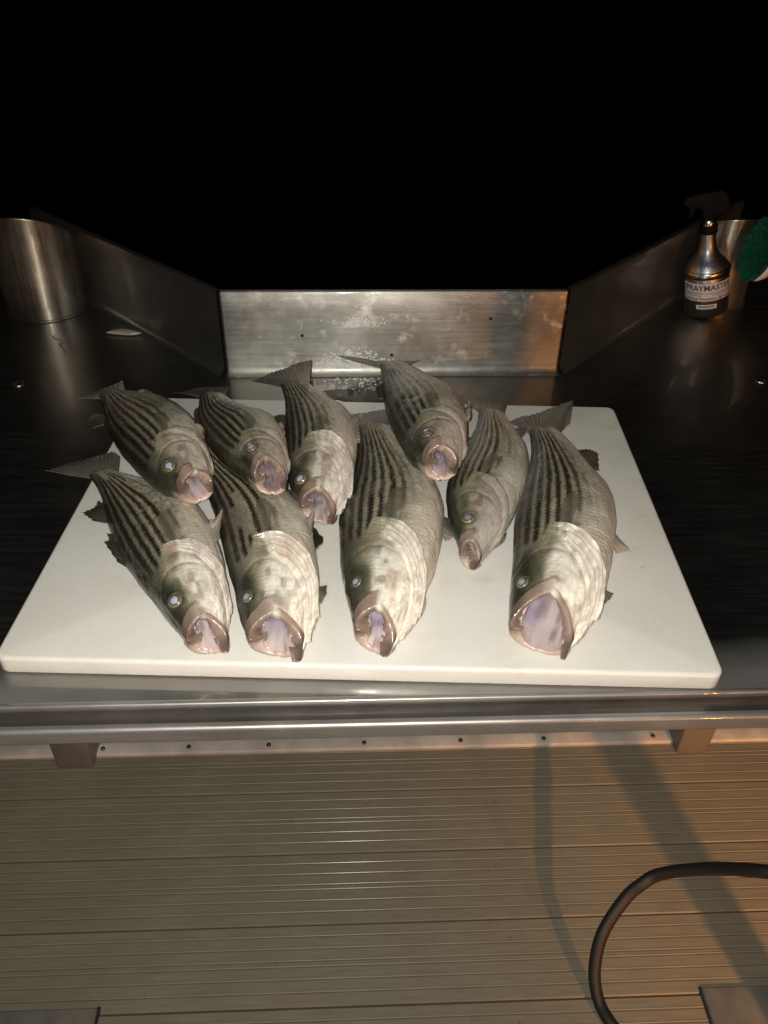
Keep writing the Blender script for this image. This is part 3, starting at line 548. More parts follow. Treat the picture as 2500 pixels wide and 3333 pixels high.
 "fins": [["pelvic_fin", [[-0.0734, 0.9641, 0.8616], [-0.0673, 0.9299, 0.8617]], [[-0.0692, 0.9551, 0.8776], [-0.0606, 0.9824, 0.8776], [-0.0572, 0.9182, 0.8776]]], ["pectoral_fin", [[-0.0562, 0.7932, 0.8611], [-0.0539, 0.8226, 0.8619]], [[-0.0466, 0.8199, 0.8335], [-0.0376, 0.8371, 0.8335], [-0.0414, 0.8576, 0.8335]]], ["anal_fin", [[-0.0985, 1.0315, 0.8585], [-0.1155, 1.0522, 0.8569]], [[-0.0911, 1.0703, 0.8417], [-0.1007, 1.0843, 0.8417], [-0.1109, 1.088, 0.8417]]]],
 "label": "striped bass with bulging white throat, second from left in the front row, tail hidden", "gill": [0.392, 1.576],
 "corner": [0.0754, 1.533]}, {"id": "H", "D": [[0.0002, 0.7366, 0.8593], [-0.0029, 0.7505, 0.8606], [-0.0061, 0.7648, 0.8619], [-0.0091, 0.7794, 0.8633], [-0.0122, 0.7944, 0.8646], [-0.0149, 0.8102, 0.8657], [-0.017, 0.8276, 0.8658], [-0.0188, 0.8456, 0.8658], [-0.0194, 0.8643, 0.8659], [-0.02, 0.8835, 0.866], [-0.0208, 0.9031, 0.866], [-0.0216, 0.9234, 0.8661], [-0.0224, 0.9442, 0.8662], [-0.0228, 0.9662, 0.8658], [-0.022, 0.9887, 0.8653], [-0.0188, 1.0113, 0.8649], [-0.0143, 1.0338, 0.8645], [-0.0079, 1.0556, 0.8641], [-0.003, 1.0794, 0.8637], [0.0017, 1.1042, 0.8632], [0.0053, 1.1307, 0.8626], [0.0082, 1.1586, 0.8619], [0.0096, 1.1875, 0.8613], [0.0084, 1.2176, 0.8606], [0.0071, 1.2487, 0.8599]],
 "V": [[0.0453, 0.7129, 0.8593], [0.0555, 0.7235, 0.8606], [0.0641, 0.737, 0.8619], [0.072, 0.7515, 0.8633], [0.0799, 0.7666, 0.8646], [0.0873, 0.7831, 0.8657], [0.0948, 0.8012, 0.8658], [0.1011, 0.8207, 0.8658], [0.1073, 0.841, 0.8659], [0.1121, 0.8627, 0.866], [0.1188, 0.8843, 0.866], [0.1246, 0.9069, 0.8661], [0.1292, 0.931, 0.8662], [0.1339, 0.9565, 0.8658], [0.1382, 0.9831, 0.8653], [0.139, 1.0102, 0.8649], [0.1378, 1.0382, 0.8645], [0.1318, 1.064, 0.8641], [0.1239, 1.0888, 0.8637], [0.1138, 1.1118, 0.8632], [0.1019, 1.1331, 0.8626], [0.0905, 1.1566, 0.8619], [0.0795, 1.1818, 0.8613], [0.0732, 1.2141, 0.8606], [0.0668, 1.2477, 0.8599]],
 "hv": 0.0408, "eye": [0.1862, 0.8741, 0.008],
 "pale": 1.0, "flare": 0.75, "gape": 1.0, "brk": -0.06, "tail": [[-0.0168, 1.3615, 0.824], [0.0476, 1.3499, 0.84], [0.1066, 1.3584, 0.84], [0.1037, 1.3512, 0.824]],
 "fins": [["pelvic_fin", [[0.1268, 0.9759, 0.8653], [0.1214, 0.9329, 0.8662]], [[0.1499, 1.0082, 0.8338], [0.1542, 0.9677, 0.8338], [0.1372, 0.9486, 0.8338]]], ["anal_fin", [[0.1109, 1.1013, 0.8632], [0.0948, 1.1338, 0.8626]], [[0.1242, 1.1326, 0.8549], [0.117, 1.1536, 0.8549], [0.1043, 1.1596, 0.8549]]]],
 "label": "large striped bass in the middle of the front row, dark-tipped lower jaw open", "gill": [0.4613, 1.491],
 "corner": [0.0874, 1.555]}, {"id": "I", "D": [[0.199, 0.7381, 0.8593], [0.1995, 0.7518, 0.8607], [0.2, 0.7658, 0.862], [0.2025, 0.7803, 0.8633], [0.2056, 0.795, 0.8647], [0.2089, 0.8104, 0.8658], [0.2127, 0.8273, 0.8658], [0.2167, 0.8445, 0.8659], [0.2209, 0.8622, 0.866], [0.2252, 0.8804, 0.866], [0.2296, 0.899, 0.8661], [0.2335, 0.9182, 0.8662], [0.2364, 0.938, 0.8662], [0.2401, 0.9589, 0.8658], [0.2465, 0.9799, 0.8654], [0.253, 1.0015, 0.865], [0.2603, 1.0235, 0.8645], [0.2677, 1.046, 0.8641], [0.2755, 1.0693, 0.8637], [0.2835, 1.0931, 0.8633], [0.2919, 1.1179, 0.8627], [0.3006, 1.1436, 0.862], [0.3066, 1.1704, 0.8613], [0.3092, 1.1985, 0.8606], [0.3119, 1.2274, 0.86]],
 "V": [[0.2674, 0.705, 0.8593], [0.2767, 0.7195, 0.8607], [0.2876, 0.7325, 0.862], [0.2992, 0.7453, 0.8633], [0.3113, 0.758, 0.8647], [0.3219, 0.7735, 0.8658], [0.3323, 0.7917, 0.8658], [0.3413, 0.8114, 0.8659], [0.3503, 0.8319, 0.866], [0.3587, 0.8534, 0.866], [0.3668, 0.8758, 0.8661], [0.3753, 0.8989, 0.8662], [0.3844, 0.9226, 0.8662], [0.3942, 0.9477, 0.8658], [0.4004, 0.9741, 0.8654], [0.4033, 1.0005, 0.865], [0.4052, 1.0275, 0.8645], [0.4034, 1.0529, 0.8641], [0.4011, 1.0789, 0.8637], [0.3948, 1.1015, 0.8633], [0.388, 1.1247, 0.8627], [0.3826, 1.1504, 0.862], [0.3788, 1.1788, 0.8613], [0.3724, 1.2053, 0.8606], [0.3643, 1.2307, 0.86]],
 "hv": 0.0409, "eye": [0.1761, 0.7891, 0.0085],
 "pale": 1.0, "flare": 0.85, "gape": 1.15, "brk": -0.06, "tail": [[0.2898, 1.3387, 0.824], [0.3559, 1.3331, 0.84], [0.4207, 1.3472, 0.856], [0.4125, 1.3182, 0.824]],
 "fins": [["pelvic_fin", [[0.3705, 0.9112, 0.8662], [0.3807, 0.9399, 0.8658]], [[0.3943, 0.9189, 0.8306], [0.4121, 0.9242, 0.8306], [0.4109, 0.9315, 0.8306], [0.4025, 0.9525, 0.8306]]], ["pectoral_fin", [[0.3218, 0.7832, 0.8658], [0.3316, 0.8064, 0.8659]], [[0.3371, 0.7954, 0.8338], [0.3591, 0.827, 0.8338], [0.3573, 0.8334, 0.8338]]], ["anal_fin", [[0.3907, 1.0912, 0.8633], [0.3785, 1.1484, 0.862]], [[0.4177, 1.1273, 0.8466], [0.4248, 1.1724, 0.8466], [0.4127, 1.1846, 0.8466], [0.3921, 1.1889, 0.8466]]]],
 "label": "large striped bass at the right end of the front row, mouth widest open", "gill": [0.4402, 1.597],
 "corner": [0.1417, 1.576]}],
 "hose": [[0.6626, 0.6808, 0.3567], [0.6153, 0.7511, 0.2447], [0.559, 0.7841, 0.1717], [0.5255, 0.7792, 0.1448], [0.4948, 0.765, 0.1179], [0.449, 0.7211, 0.0829], [0.4307, 0.6759, 0.0394], [0.4334, 0.6345, 0.0128], [0.4461, 0.5971, 0.0128], [0.4725, 0.5541, 0.0128]]}
NR, NP = 330, 192
def hashn(a, b, s): return vnoise(a*7.13+.5, b*5.77+.5, s)
def build_fish(o, k):
    F = fish_setup(o); sd = 17*k+3; L = F['L']
    root = empty('striped_bass', tuple(F['c'][70]), o['label'], 'fish', 'striped bass laid on the cutting board')
    root.location.z = BZ
    # ---- parameter grid
    ph1 = np.linspace(0, 2*np.pi, NP, endpoint=False)
    g = np.r_[np.linspace(0, .5, 220, endpoint=False), np.linspace(.5, 1, NR-220)]
    G, PH = np.meshgrid(g, ph1, indexing='ij')
    t0 = rim_t(F, PH); t = t0+(1-t0)*G
    m = np.degrees(np.where(PH <= np.pi, PH, 2*np.pi-PH)); up = np.sin(PH) > -.01
    P = fish_point(F, t, PH)
    c = np.stack([np.interp(t, F['s'], F['c'][:, i]) for i in range(3)], -1)
    def normals(P):
        a = np.gradient(P, axis=0); b = np.roll(P, -1, 1)-np.roll(P, 1, 1)
        n = np.cross(a, b); n /= np.linalg.norm(n, axis=-1)[..., None]+1e-12
        s = np.sign(np.einsum('ijk,ijk->ij', n, P-c).mean()); return n*s
    nr = normals(P)
    gt = gill_t(F, m); tg = F['tg']; fl = F['flare']
    d = (gt-t)/tg                                  # >0 ahead of the gill edge
    wid = np.interp(m, [60, 78, 95, 115, 140, 180], [.05, .14, .24, .31, .37, .40])*(.35+.65*fl)
    # ---- relief
    H = np.zeros_like(t)
    lat = np.interp(m, [0, 45, 68, 90, 180], [.0, .18, .6, 1, .8])
    H += .0055*lat*np.exp(-np.clip(d, 0, 9)/.35)*(d > 0)*sst(0, .018, d)
    warp = d+.012*(vnoise(m*.09, t*20, sd)-.5)
    warp = warp+.05*wid*(vnoise(m*.045, d*2, sd+72)-.5)*3
    inz = sst(0, .02, d)*(1-sst(.85, 1.1, d/wid))
    ple = (.5-.5*np.cos(2*np.pi*np.clip(warp/wid, 0, 1.2)*4.6))
    H += inz*lat*(.0012+.0066*fl)*(ple-.25)*sst(58, 80, m)*(.45+1.1*vnoise(m*.06, np.floor(np.clip(warp/wid, 0, 1.2)*4.6)*1.7, sd+73))
    H -= .004*np.exp(-((d-wid*1.08)/.03)**2)*sst(75, 100, m)*(.4+.6*fl)       # crease between the cheek and the gill rays
    H -= .0014*np.exp(-((d-.27)/.018)**2)*(1-sst(95, 125, m))*sst(20, 40, m)  # edge of the preopercle
    H += .0012*np.exp(-((d-.33)/.05)**2)*(1-sst(95, 125, m))*sst(20, 40, m)
    n0_ = vnoise(t*40, m*.12, sd+60)
    dr = (t-t0)*L                                   # metres behind the mouth rim
    mlen = np.interp(m, [0, 30, 70, 88, 95], [.016, .024, .036, .034, .030])*L/.5
    mxl = (1-sst(.8, 1.1, dr/np.maximum(mlen, 1e-4)+.15*(n0_-.5)))*(1-sst(86, 95, m))*(.55+.45*sst(0, 40, m))
    H += .0032*mxl*sst(0, .25, dr/np.maximum(mlen, 1e-4)+.15)
    mand = (1-sst(.55, 1.0, dr/((.013+.010*sst(140, 175, m))*L/.5)))*sst(90, 100, m)
    H += .0022*mand
    H += .0025*(vnoise(t*9, m*.03, sd+1)-.5)*sst(.02, .1, t)+.0012*(vnoise(t*30, m*.1, sd+2)-.5)
    pal_ = o['pale']
    cr = vnoise(t*22+m*.04, m*.075, sd+74); H += .0013*(.35+.65*pal_)*(np.abs(cr-.5)*2-.5)*(t < tg)*sst(80, 100, m)*sst(.0, .02, dr)
    cr2 = vnoise(t*70, m*.22-t*20, sd+75); H += .0005*(np.abs(cr2-.5)*2-.5)*(t < tg)*sst(45, 65, m)*sst(.006, .02, dr)
    H -= .0035*np.exp(-((t-tg*1.05)/.03)**2-((m-92)/14)**2)                   # hollow behind the gill cover
    te, pe, re = o['eye']; me_ = math.degrees(pe)
    hdE = np.interp(te, F['s'], F['hd']); 
    Pe = fish_point(F, np.array([[te]]), np.array([[pe]]))[0, 0]
    dist = np.linalg.norm(P-Pe, axis=-1)
    H += .0012*np.exp(-((dist-re*1.35)/(re*.35))**2)-.0025*(dist < re*1.0)
    P = P+nr*H[..., None]
    P[..., 2] = np.maximum(P[..., 2], TZ+.002)
    nr = normals(P)
    # ---- colour
    pal = o['pale']
    def mixa(a, b, f): return a*(1-f[..., None])+np.array(b)*f[..., None]
    C = np.zeros(t.shape+(3,))+np.array((.034, .034, .024))
    n1 = vnoise(t*14, m*.06, sd+5); n2 = vnoise(t*60, m*.35, sd+6)
    C = mixa(C, (.165, .158, .122), sst(20, 54, m+8*(n1-.5)))
    C = mixa(C, (.42, .385, .270), sst(46, 88, m+10*(n1-.5)))
    C = mixa(C, (.68, .625, .515), sst(94, 130, m+14*(n1-.5)))
    C = mixa(C, (.66, .595, .50), sst(140, 170, m))
    # scale grid: each scale has its own tone, and the stripes follow the rows
    a = t*66; row = m/3.1; b = row+.5*(np.floor(a) % 2)
    sc = hashn(np.floor(a), np.floor(b), sd+8)
    edge = sst(.62, .95, (a % 1.))*.35+sst(.7, 1., np.abs((b % 1.)-.5)*2)*.25
    body = sst(-.01, .02, -d)
    body = np.maximum(body, (1-sst(68, 86, m+10*(n1-.5)))*sst(.50, .86, t/tg+.25*(n1-.5)))
    C *= (1+(sc[..., None]-.5)*.42*body[..., None])*(1-.22*edge*body)[..., None]
    uq = np.cos(np.radians(m)); wob = .040*(vnoise(t*5, m*0+k*3.3, sd+9)-.5)+.020*(vnoise(t*22, m*.07, sd+10)-.5)
    jag = .026*(sc-.5)+.026*((a % 1.)-.5)
    fine = uq+wob+jag; st = np.zeros_like(t); bk = o['brk']
    for q in range(9):
        cen = .93-.185*q+.10*(t-.65)*(q-2)/4; hw = .062-.0022*q+.012*(vnoise(t*4, q*7.7+0*t, sd+80)-.5)
        brk = vnoise(t*(6+q*.7)+q*9.1, t*0+q*3.7, sd+20)
        s_ = 1-sst(hw*.6, hw*1.25, np.abs(fine-cen))
        cut = sst(bk, bk+.12, brk) if q < 6 else sst(.15, .35, brk)*(.8, .35, .15)[q-6]
        st = np.maximum(st, s_*cut*(.86+.14*sst(.15, .5, sc))*(1-sst(.93, .99, t)*.5))
    st *= body*sst(tg*.97, tg*1.04, t+.05*tg*(1-sst(55, 80, m))*4)
    st *= 1-.8*sst(90, 98, m)*(1-sst(tg*1.05, tg*1.2, t))
    C = mixa(C, (.020, .016, .010), np.clip(st*1.05, 0, .96))
    spk = (hashn(np.floor(a)*1.7, np.floor(b)*2.3, sd+12) > .62)*np.exp(-((m-104)/14)**2)*body
    C = mixa(C, (.10, .09, .075), spk*.5)
    # dusky patch behind the gill cover
    C = mixa(C, (.055, .055, .048), .8*np.exp(-((t-tg*1.10)/.035)**2-((m-88)/9)**2)*body*(.5+.8*n1))
    C = mixa(C, (.42, .22, .19), .35*sst(.55, .8, vnoise(t*7, m*.05, sd+14))*sst(110, 150, m)*body)
    # head
    hd_ = 1-body
    dr_ = (t-t0)*L; top = np.array((.026, .027, .017)); hcol = np.zeros_like(C)+top
    hcol = mixa(hcol, (.10, .10, .066), sst(42, 64, m+12*(n1-.5)))
    hcol = mixa(hcol, (.30, .285, .205), sst(60, 80, m+14*(n1-.5)))
    white = np.array((.40, .355, .30))*(1-pal)+np.array((.86, .825, .71))*pal
    hcol = mixa(hcol, white, sst(78-6*pal, 100-12*pal, m+8*(n1-.5)+10*np.exp(-((t-.55*tg)/(.22*tg))**2)*(dr_ > .0)-5))
    hcol = mixa(hcol, white*.95, sst(.03, .06, wid-d)*sst(80, 96, m)*min(1, fl*1.4))
    hcol = mixa(hcol, (.34, .27, .10), .5*np.exp(-((d-.2)/.10)**2-((m-68)/14)**2))
    hcol = mixa(hcol, (.42, .24, .17), .45*sst(.6, .85, vnoise(t*10+4, m*.06, sd+15))*sst(50, 70, m)*(1-sst(100, 130, m)))
    hcol = mixa(hcol, (.40, .31, .28), .55*inz*(1-ple)*sst(60, 80, m))
    hcol = mixa(hcol, (.55, .44, .40), .3*sst(.5, .8, vnoise(t*16, m*.05, sd+16))*sst(110, 130, m))
    n3 = vnoise(t*26, m*.11, sd+70); n4 = vnoise(t*75, m*.28, sd+71)
    hcol = mixa(hcol, (.13, .125, .09), .55*sst(.56, .78, n3)*sst(58, 72, m)*(1-sst(92, 112, m)))
    hcol = mixa(hcol, (.44, .36, .33), .5*sst(.5, .75, n3)*sst(96, 112, m))
    hcol = mixa(hcol, (.30, .26, .24), .35*sst(.62, .8, n4)*sst(90, 105, m))
    hcol *= (.80+.40*n2*.6+.16*n4)[..., None]
    C = mixa(C, (.74, .69, .57), .65*sst(94, 116, m)*(1-sst(tg*1.0, tg*1.6, t)))
    C = C*body[..., None]+hcol*hd_[..., None]
    lipc = np.array((.23, .158, .132))
    C = mixa(C, lipc*(.8+.4*float(hashn(np.array(k), np.array(2), 5))), np.clip(mxl*.85*(.45+.75*n1), 0, .95))
    C = mixa(C, (.085, .062, .052), mxl*.75*(1-sst(18, 62, m+20*(n1-.5))))
    C = mixa(C, (.055, .05, .04), (dr < .05)*sst(.0, .03, dr)*(1-sst(.03, .06, dr))*(1-sst(20, 45, m))*.5)
    C = mixa(C, (.26, .175, .14), mand*.9*sst(92, 104, m))
    C = mixa(C, (.060, .038, .032), sst(135, 168, m)*(1-sst(.006, .026, dr)))
    C = mixa(C, (.035, .034, .026), .8*np.exp(-(dist/(re*1.55))**4)*(dist > re*.5)*.9)
    C = mixa(C, (.20, .18, .09), .3*np.exp(-((dist-re*1.12)/(re*.12))**2))
    farside = (PH > np.pi)*np.abs(np.sin(PH))**.5
    C = mixa(C, (.50, .39, .33), farside*(1-sst(.02, .045, dr))*.9)
    # ---- lips: the skin rolls over the rim of the mouth
    T0 = P[0]-P[3]; T0 /= np.linalg.norm(T0, axis=-1)[:, None]; n0 = nr[2]
    far = (ph1 > np.pi)*np.abs(np.sin(ph1)); rl = (.0022+.0012*np.abs(np.cos(ph1))-.0004*far)*L/.48; mr_ = np.degrees(np.minimum(ph1, 2*np.pi-ph1)); upl = np.where(ph1 <= np.pi, 1-sst(70, 100, mr_), 1-sst(0, 75, mr_)); jwl = (ph1 <= np.pi)*sst(95, 125, mr_)*(1-sst(160, 180, mr_))
    ri_ = (.0044+.0010*np.abs(np.cos(ph1))-.0022*far+.0036*upl+.0018*jwl)*L/.48*(1. if k == 8 else 1.22)
    rows = []; lc = []
    for aa in np.radians([180, 150, 120, 90, 60, 30]):
        lw_ = (.75+.5*vnoise(np.cos(ph1)*1.4+5+k, np.sin(ph1)*1.4+5, sd+76))*(1-.35*np.exp(-((mr_-180)/16)**2)); rows.append(P[0]+(rl*lw_*np.sin(aa)*.9)[:, None]*T0+(ri_*lw_*(np.cos(aa)-1))[:, None]*n0)
        w_ = np.degrees(aa)/180
        w_ = w_*np.ones((NP, 1)); lt_ = (np.array((.29, .205, .175))*(1-far[:, None])+np.array((.52, .41, .36))*far[:, None]); lc.append(C[0]*(1-w_*.8)+lt_*w_*.8)
    PB = np.concatenate([np.array(rows), P]); CB = np.concatenate([np.array(lc), C])
    nl = len(rows)
    me = grid_mesh('body', PB, True, cap1=True)
    # outward check
    me.update()
    fc = me.polygons[NP*120+NP//4]; fn = np.array(fc.normal); cc = c[120-nl, NP//4]
    if fn @ (np.array(fc.center)-cc) < 0: me.flip_normals()
    set_col(me, 'Col', np.vstack([CB.reshape(-1, 3), CB[-1].mean(0)]))
    scal = np.concatenate([np.zeros((nl, NP)), np.clip(body+.6*hd_*sst(30, 60, m)*(1-sst(80, 105, m)), 0, 1)])
    met = np.concatenate([np.zeros((nl, NP)), .20*body*sst(25, 60, m)+.22*hd_*sst(38, 62, m)*(1-sst(95, 120, m)*.8)*(1-np.clip(mxl+mand, 0, 1))])
    rows_m = np.stack([scal, met, np.concatenate([np.full((nl, NP), -.55), hd_*sst(30, 60, m)*(1-np.clip(mxl+mand, 0, 1))])], -1).reshape(-1, 3)
    set_col(me, 'Mask', np.vstack([rows_m, rows_m[-1]]))
    uvv = np.concatenate([np.zeros((nl, NP, 2)), np.stack([t*66, PH*180/np.pi/3.1], -1)]).reshape(-1, 2)
    uvv = np.vstack([uvv, uvv[-1]])
    li = np.zeros(len(me.loops), np.int32); me.loops.foreach_get('vertex_index', li)
    me.uv_layers.new(name='UVMap').data.foreach_set('uv', uvv[li].astype(np.float32).ravel())
    attach(link('body', me, M_skin), root)
    # ---- lining of the mouth
    Pin = rows[0]; nk = 26; Q = []; QC = []
    hd0 = np.linalg.norm((Pin[0]-Pin[NP//2]))/2
    for s in np.linspace(0, 1, nk):
        tt = rim_t(F, ph1)*(1-s)+s*max(.36, F['tc']*3.2)
        tt = tt+(.004 if k == 8 else .022*min(1, s*8))
        q = fish_point(F, tt, ph1); cc = np.stack([np.interp(tt, F['s'], F['c'][:, i]) for i in range(3)], -1)
        sc_ = ((1+.16*math.sin(min(1, s*3)*math.pi/2)-.45*s) if k == 8 else (.66+.26*min(1, s*2.2)-.25*s))*(1-s**5*.85)
        hdt = np.interp(tt, F['s'], F['hd']); hl = np.minimum(1, hd0*(1+.6*s)/hdt)
        q = cc+(q-cc)*(sc_*hl*.93)[:, None]
        w_ = sst(0, .22, np.array(s)); Q.append(Pin*(1-w_)+q*w_)
        mm = np.degrees(np.where(ph1 <= np.pi, ph1, 2*np.pi-ph1))
        pm_ = np.pi-np.abs(ph1-np.pi)+.5*np.sin(ph1); f1 = vnoise(pm_*1.5+k, s*3.2+0*ph1, sd+30); f2 = .4*vnoise(pm_*7, s*3+0*ph1, sd+31)+.6*vnoise(pm_*2.5, s*11+0*ph1, sd+32)
        cm = np.array((.42+.12*o['pale'], .33+.12*o['pale'], .325+.12*o['pale']))[None]*(.85+.3*f2[:, None])
        cm = mixa(cm, (.30, .27, .37), sst(.40, .75, f1)*.8*sst(.08, .3, np.array(s)))
        cm = mixa(cm, (.52, .46, .47), sst(.55, .8, f2)*.5)
        cm = mixa(cm, (.24, .16, .19), (1-sst(.28, .55, f2))*.6)
        cm = mixa(cm, (.42, .24, .19), (1-sst(.0, .12, np.array(s)))*.55*np.ones_like(f1))
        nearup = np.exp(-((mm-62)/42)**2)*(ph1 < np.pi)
        cm = mixa(cm, (.17, .12, .15), nearup*.95*sst(.03, .16, np.array(s))*(.5+f1*.7).clip(0, 1))  # shadow under the near upper lip, put into the lining colour
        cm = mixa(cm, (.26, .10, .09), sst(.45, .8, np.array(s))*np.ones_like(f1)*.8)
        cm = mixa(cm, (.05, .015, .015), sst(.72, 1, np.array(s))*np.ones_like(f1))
        QC.append(cm)
    Q = np.array(Q); QC = np.array(QC)
    ridge = (.5+.5*np.sin(np.linspace(0, 1, nk)[:, None]*34+3*np.sin(ph1*3)[None]))
    nq = normals_of(Q)
    fold = vnoise(np.linspace(0, 5, nk)[:, None]+0*ph1[None], pm_[None]*4.5+0*Q[..., 0], sd+33)-.5
    Q = Q+nq*((.0016*ridge*(o['pale'] < .2)+.011*fold)*np.linspace(0, 1, nk)[:, None]**1.3)[..., None]
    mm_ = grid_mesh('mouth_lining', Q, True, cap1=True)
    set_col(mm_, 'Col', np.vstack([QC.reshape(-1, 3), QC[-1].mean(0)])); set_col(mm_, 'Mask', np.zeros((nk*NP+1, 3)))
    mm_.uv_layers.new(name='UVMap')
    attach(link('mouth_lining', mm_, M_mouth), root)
    # ---- eye
    i0 = np.unravel_index(np.argmin(dist), dist.shape); n_e = nr[max(3, i0[0]-4):i0[0]+5, max(0, i0[1]-4):i0[1]+5].mean((0, 1)); n_e /= np.linalg.norm(n_e)
    A = np.cross(n_e, F['u'][20]); A /= np.linalg.norm(A); B = np.cross(n_e, A)
    def dome(name, r_, h_, lift, cols, nn=12, sg=28, offs=(0, 0)):
        q = np.linspace(0, 1, nn); an = np.linspace(0, 2*np.pi, sg, endpoint=False)
        rad = r_*np.sin(q*np.pi/2*1.12)/math.sin(math.pi/2*1.12)*np.where(q < .9, 1, 1); z = h_*np.cos(q*np.pi/2*1.12)
        D = Pe+n_e*lift+A*offs[0]+B*offs[1]+rad[:, None, None]*(np.cos(an)[None, :, None]*A+np.sin(an)[None, :, None]*B)+z[:, None, None]*n_e
        mesh = grid_mesh(name, D, True)
        cq = np.array([[np.interp(x, [s for s, _ in cols], [c_[i] for _, c_ in cols]) for i in range(3)] for x in q])
        set_col(mesh, 'Col', np.repeat(cq[:, None], sg, 1).reshape(-1, 3)); return mesh
    ke = (.9, .75, .9, .55, 1.15, 1., .65, .6, .8)[k]
    eye = attach(link('eye', dome('eye', re*.98, re*.50, .0002, [(0, (.09, .09, .10)), (.58, (.085, .085, .09)), (.66, (.15, .135, .07)), (.73, tuple(v*ke for v in (.27, .24, .12))), (.82, tuple(v*ke for v in (.21, .185, .09))), (.92, (.10, .09, .055)), (1, (.035, .034, .025))]), M_eye), root)
    kb = (1., .85, 1.05, .45, .62, 1.15, .8, .95, .85)[k]
    pu = link('pupil', dome('pupil', re*.64, re*.24, re*.32, [(0, (.36*kb, .38*kb, .45*kb)), (.45, (.29*kb, .31*kb, .38*kb)), (.75, (.16*kb, .17*kb, .22*kb)), (.92, (.12, .12, .15)), (1, (.09, .09, .10))], offs=(re*.03, 0)), M_eye)
    pu.parent = eye
    # ---- fins
    def fin(name, base, tip, kind, nray=14, nb=16, rag=.04, curl=0.):
        base = np.array(base); tip = np.array(tip); M_ = nray*4+1
        s = np.linspace(0, 1, M_)
        Bp = base[0]*(1-s[:, None])+base[-1]*s[:, None] if len(base) == 2 else catmull(base, M_)
        Tp = catmull(tip, M_) if kind != 'tail' else np.array([np.interp(s, np.linspace(0, 1, len(tip)), tip[:, i]) for i in range(3)]).T
        ray = .5+.5*np.cos(s*nray*2*np.pi)
        q = np.linspace(0, 1, nb)[:, None, None]
        ext = 1-rag*(1-ray)-rag*vnoise(s*nray*.9, s*0, sd+50)
        X = Bp[None]*(1-q*ext[None, :, None])+Tp[None]*(q*ext[None, :, None])
        nn = np.cross(Tp[M_//2]-Bp[M_//2], Bp[-1]-Bp[0]); nn /= np.linalg.norm(nn)+1e-9
        if nn[2] < 0: nn = -nn
        th = (.0011*(1-q[..., 0]*.7))*(.45+.75*ray[None])
        wv = .003*np.sin(q[..., 0]*3+s[None]*5+k)*q[..., 0]+curl*q[..., 0]**2
        X = X+nn*wv[..., None]
        Y = np.concatenate([X+nn*th[..., None], (X-nn*th[..., None])[:, ::-1]], 1)
        mesh = grid_mesh(name, Y, True)
        dk, lt = dict(tail=((.13, .12, .10), (.29, .265, .22)), dorsal_fin=((.045, .042, .032), (.12, .11, .08)), pelvic_fin=((.30, .25, .20), (.52, .46, .40)),
                      anal_fin=((.10, .085, .065), (.22, .19, .15)), pectoral_fin=((.13, .12, .09), (.26, .235, .18)))[kind]
        cf = np.array(dk)*(1-ray[None, :, None])+np.array(lt)*ray[None, :, None]
        cf = np.repeat(cf, nb, 0)*(1.05-.35*(q*np.ones((1, M_, 1)) if kind != 'pelvic_fin' else q*0))*(.8+.4*vnoise(q[..., 0]*9+0*s[None], s[None]*14+0*q[..., 0], sd+52))[..., None]
        set_col(mesh, 'Col', np.concatenate([cf, cf[:, ::-1]], 1).reshape(-1, 3))
        return attach(link(name, mesh, M_fin), root)
    e0 = F['c'][-1]+F['u'][-1]*F['hd'][-1]*.97; e1 = F['c'][-1]-F['u'][-1]*F['hd'][-1]*.97
    back = F['T'][-1]*-.012
    tl = np.array(o['tail'])
    tc_ = np.array([tl[0], tl[0]*.62+tl[1]*.38, tl[1], tl[2]*.62+tl[1]*.38, tl[2]]) if len(tl) == 3 else tl
    fin('tail_fin', [e0+back, F['c'][-1]+back*.4+np.array((0, 0, .002)), e1+back], tc_, 'tail', nray=20, nb=20, rag=.05)
    for nm, bb, tp in o['fins']:
        fin(nm, bb, tp, nm, nray=9 if nm != 'dorsal_fin' else 8, nb=10, rag=.09)
    # pectoral fin folded back along the flank
    s = np.linspace(0, 1, 33); nb = 14; X = np.zeros((nb, 33, 3))
    t_b = tg*.99; m_b = 84+8*vnoise(k*1.7, 0, 3)
    for i in range(nb):
        q = i/(nb-1); tt = t_b+q*.135*(.85+.3*np.sin(s*np.pi)); mm = m_b+(s-.5)*(5+11*q**.8)+5*q
        p0 = fish_point(F, tt, np.radians(mm)); cc = np.stack([np.interp(tt, F['s'], F['c'][:, j]) for j in range(3)], -1)
        dv = p0-cc; dv /= np.linalg.norm(dv, axis=1)[:, None]
        X[i] = p0+dv*(.0010+.0016*q+.002*np.sin(q*math.pi)+.0004*np.cos(s*2*np.pi*11))[:, None]
    Y = np.concatenate([X, (X-np.array((0, 0, .0009)))[:, ::-1]], 1); mesh = grid_mesh('pectoral_fin', Y, True)
    ray = .5+.5*np.cos(s*11*2*np.pi); cf = np.array((.19, .18, .135))[None]*(1-ray[:, None])+np.array((.28, .26, .20))[None]*ray[:, None]
    cf = np.repeat(cf[None], nb, 0)*(.8+.3*vnoise(np.linspace(0, 4, nb)[:, None]+0*s[None], s[None]*6+0*np.zeros((nb, 1)), sd+55))[..., None]
    set_col(mesh, 'Col', np.concatenate([cf, cf[:, ::-1]], 1).reshape(-1, 3))
    attach(link('pectoral_fin', mesh, M_thin), root)
    return root
def normals_of(P):
    a = np.gradient(P, axis=0); b = np.roll(P, -1, 1)-np.roll(P, 1, 1)
    n = np.cross(a, b); return n/(np.linalg.norm(n, axis=-1)[..., None]+1e-12)
for k, o in enumerate(DATA['fish']): build_fish(o, k)

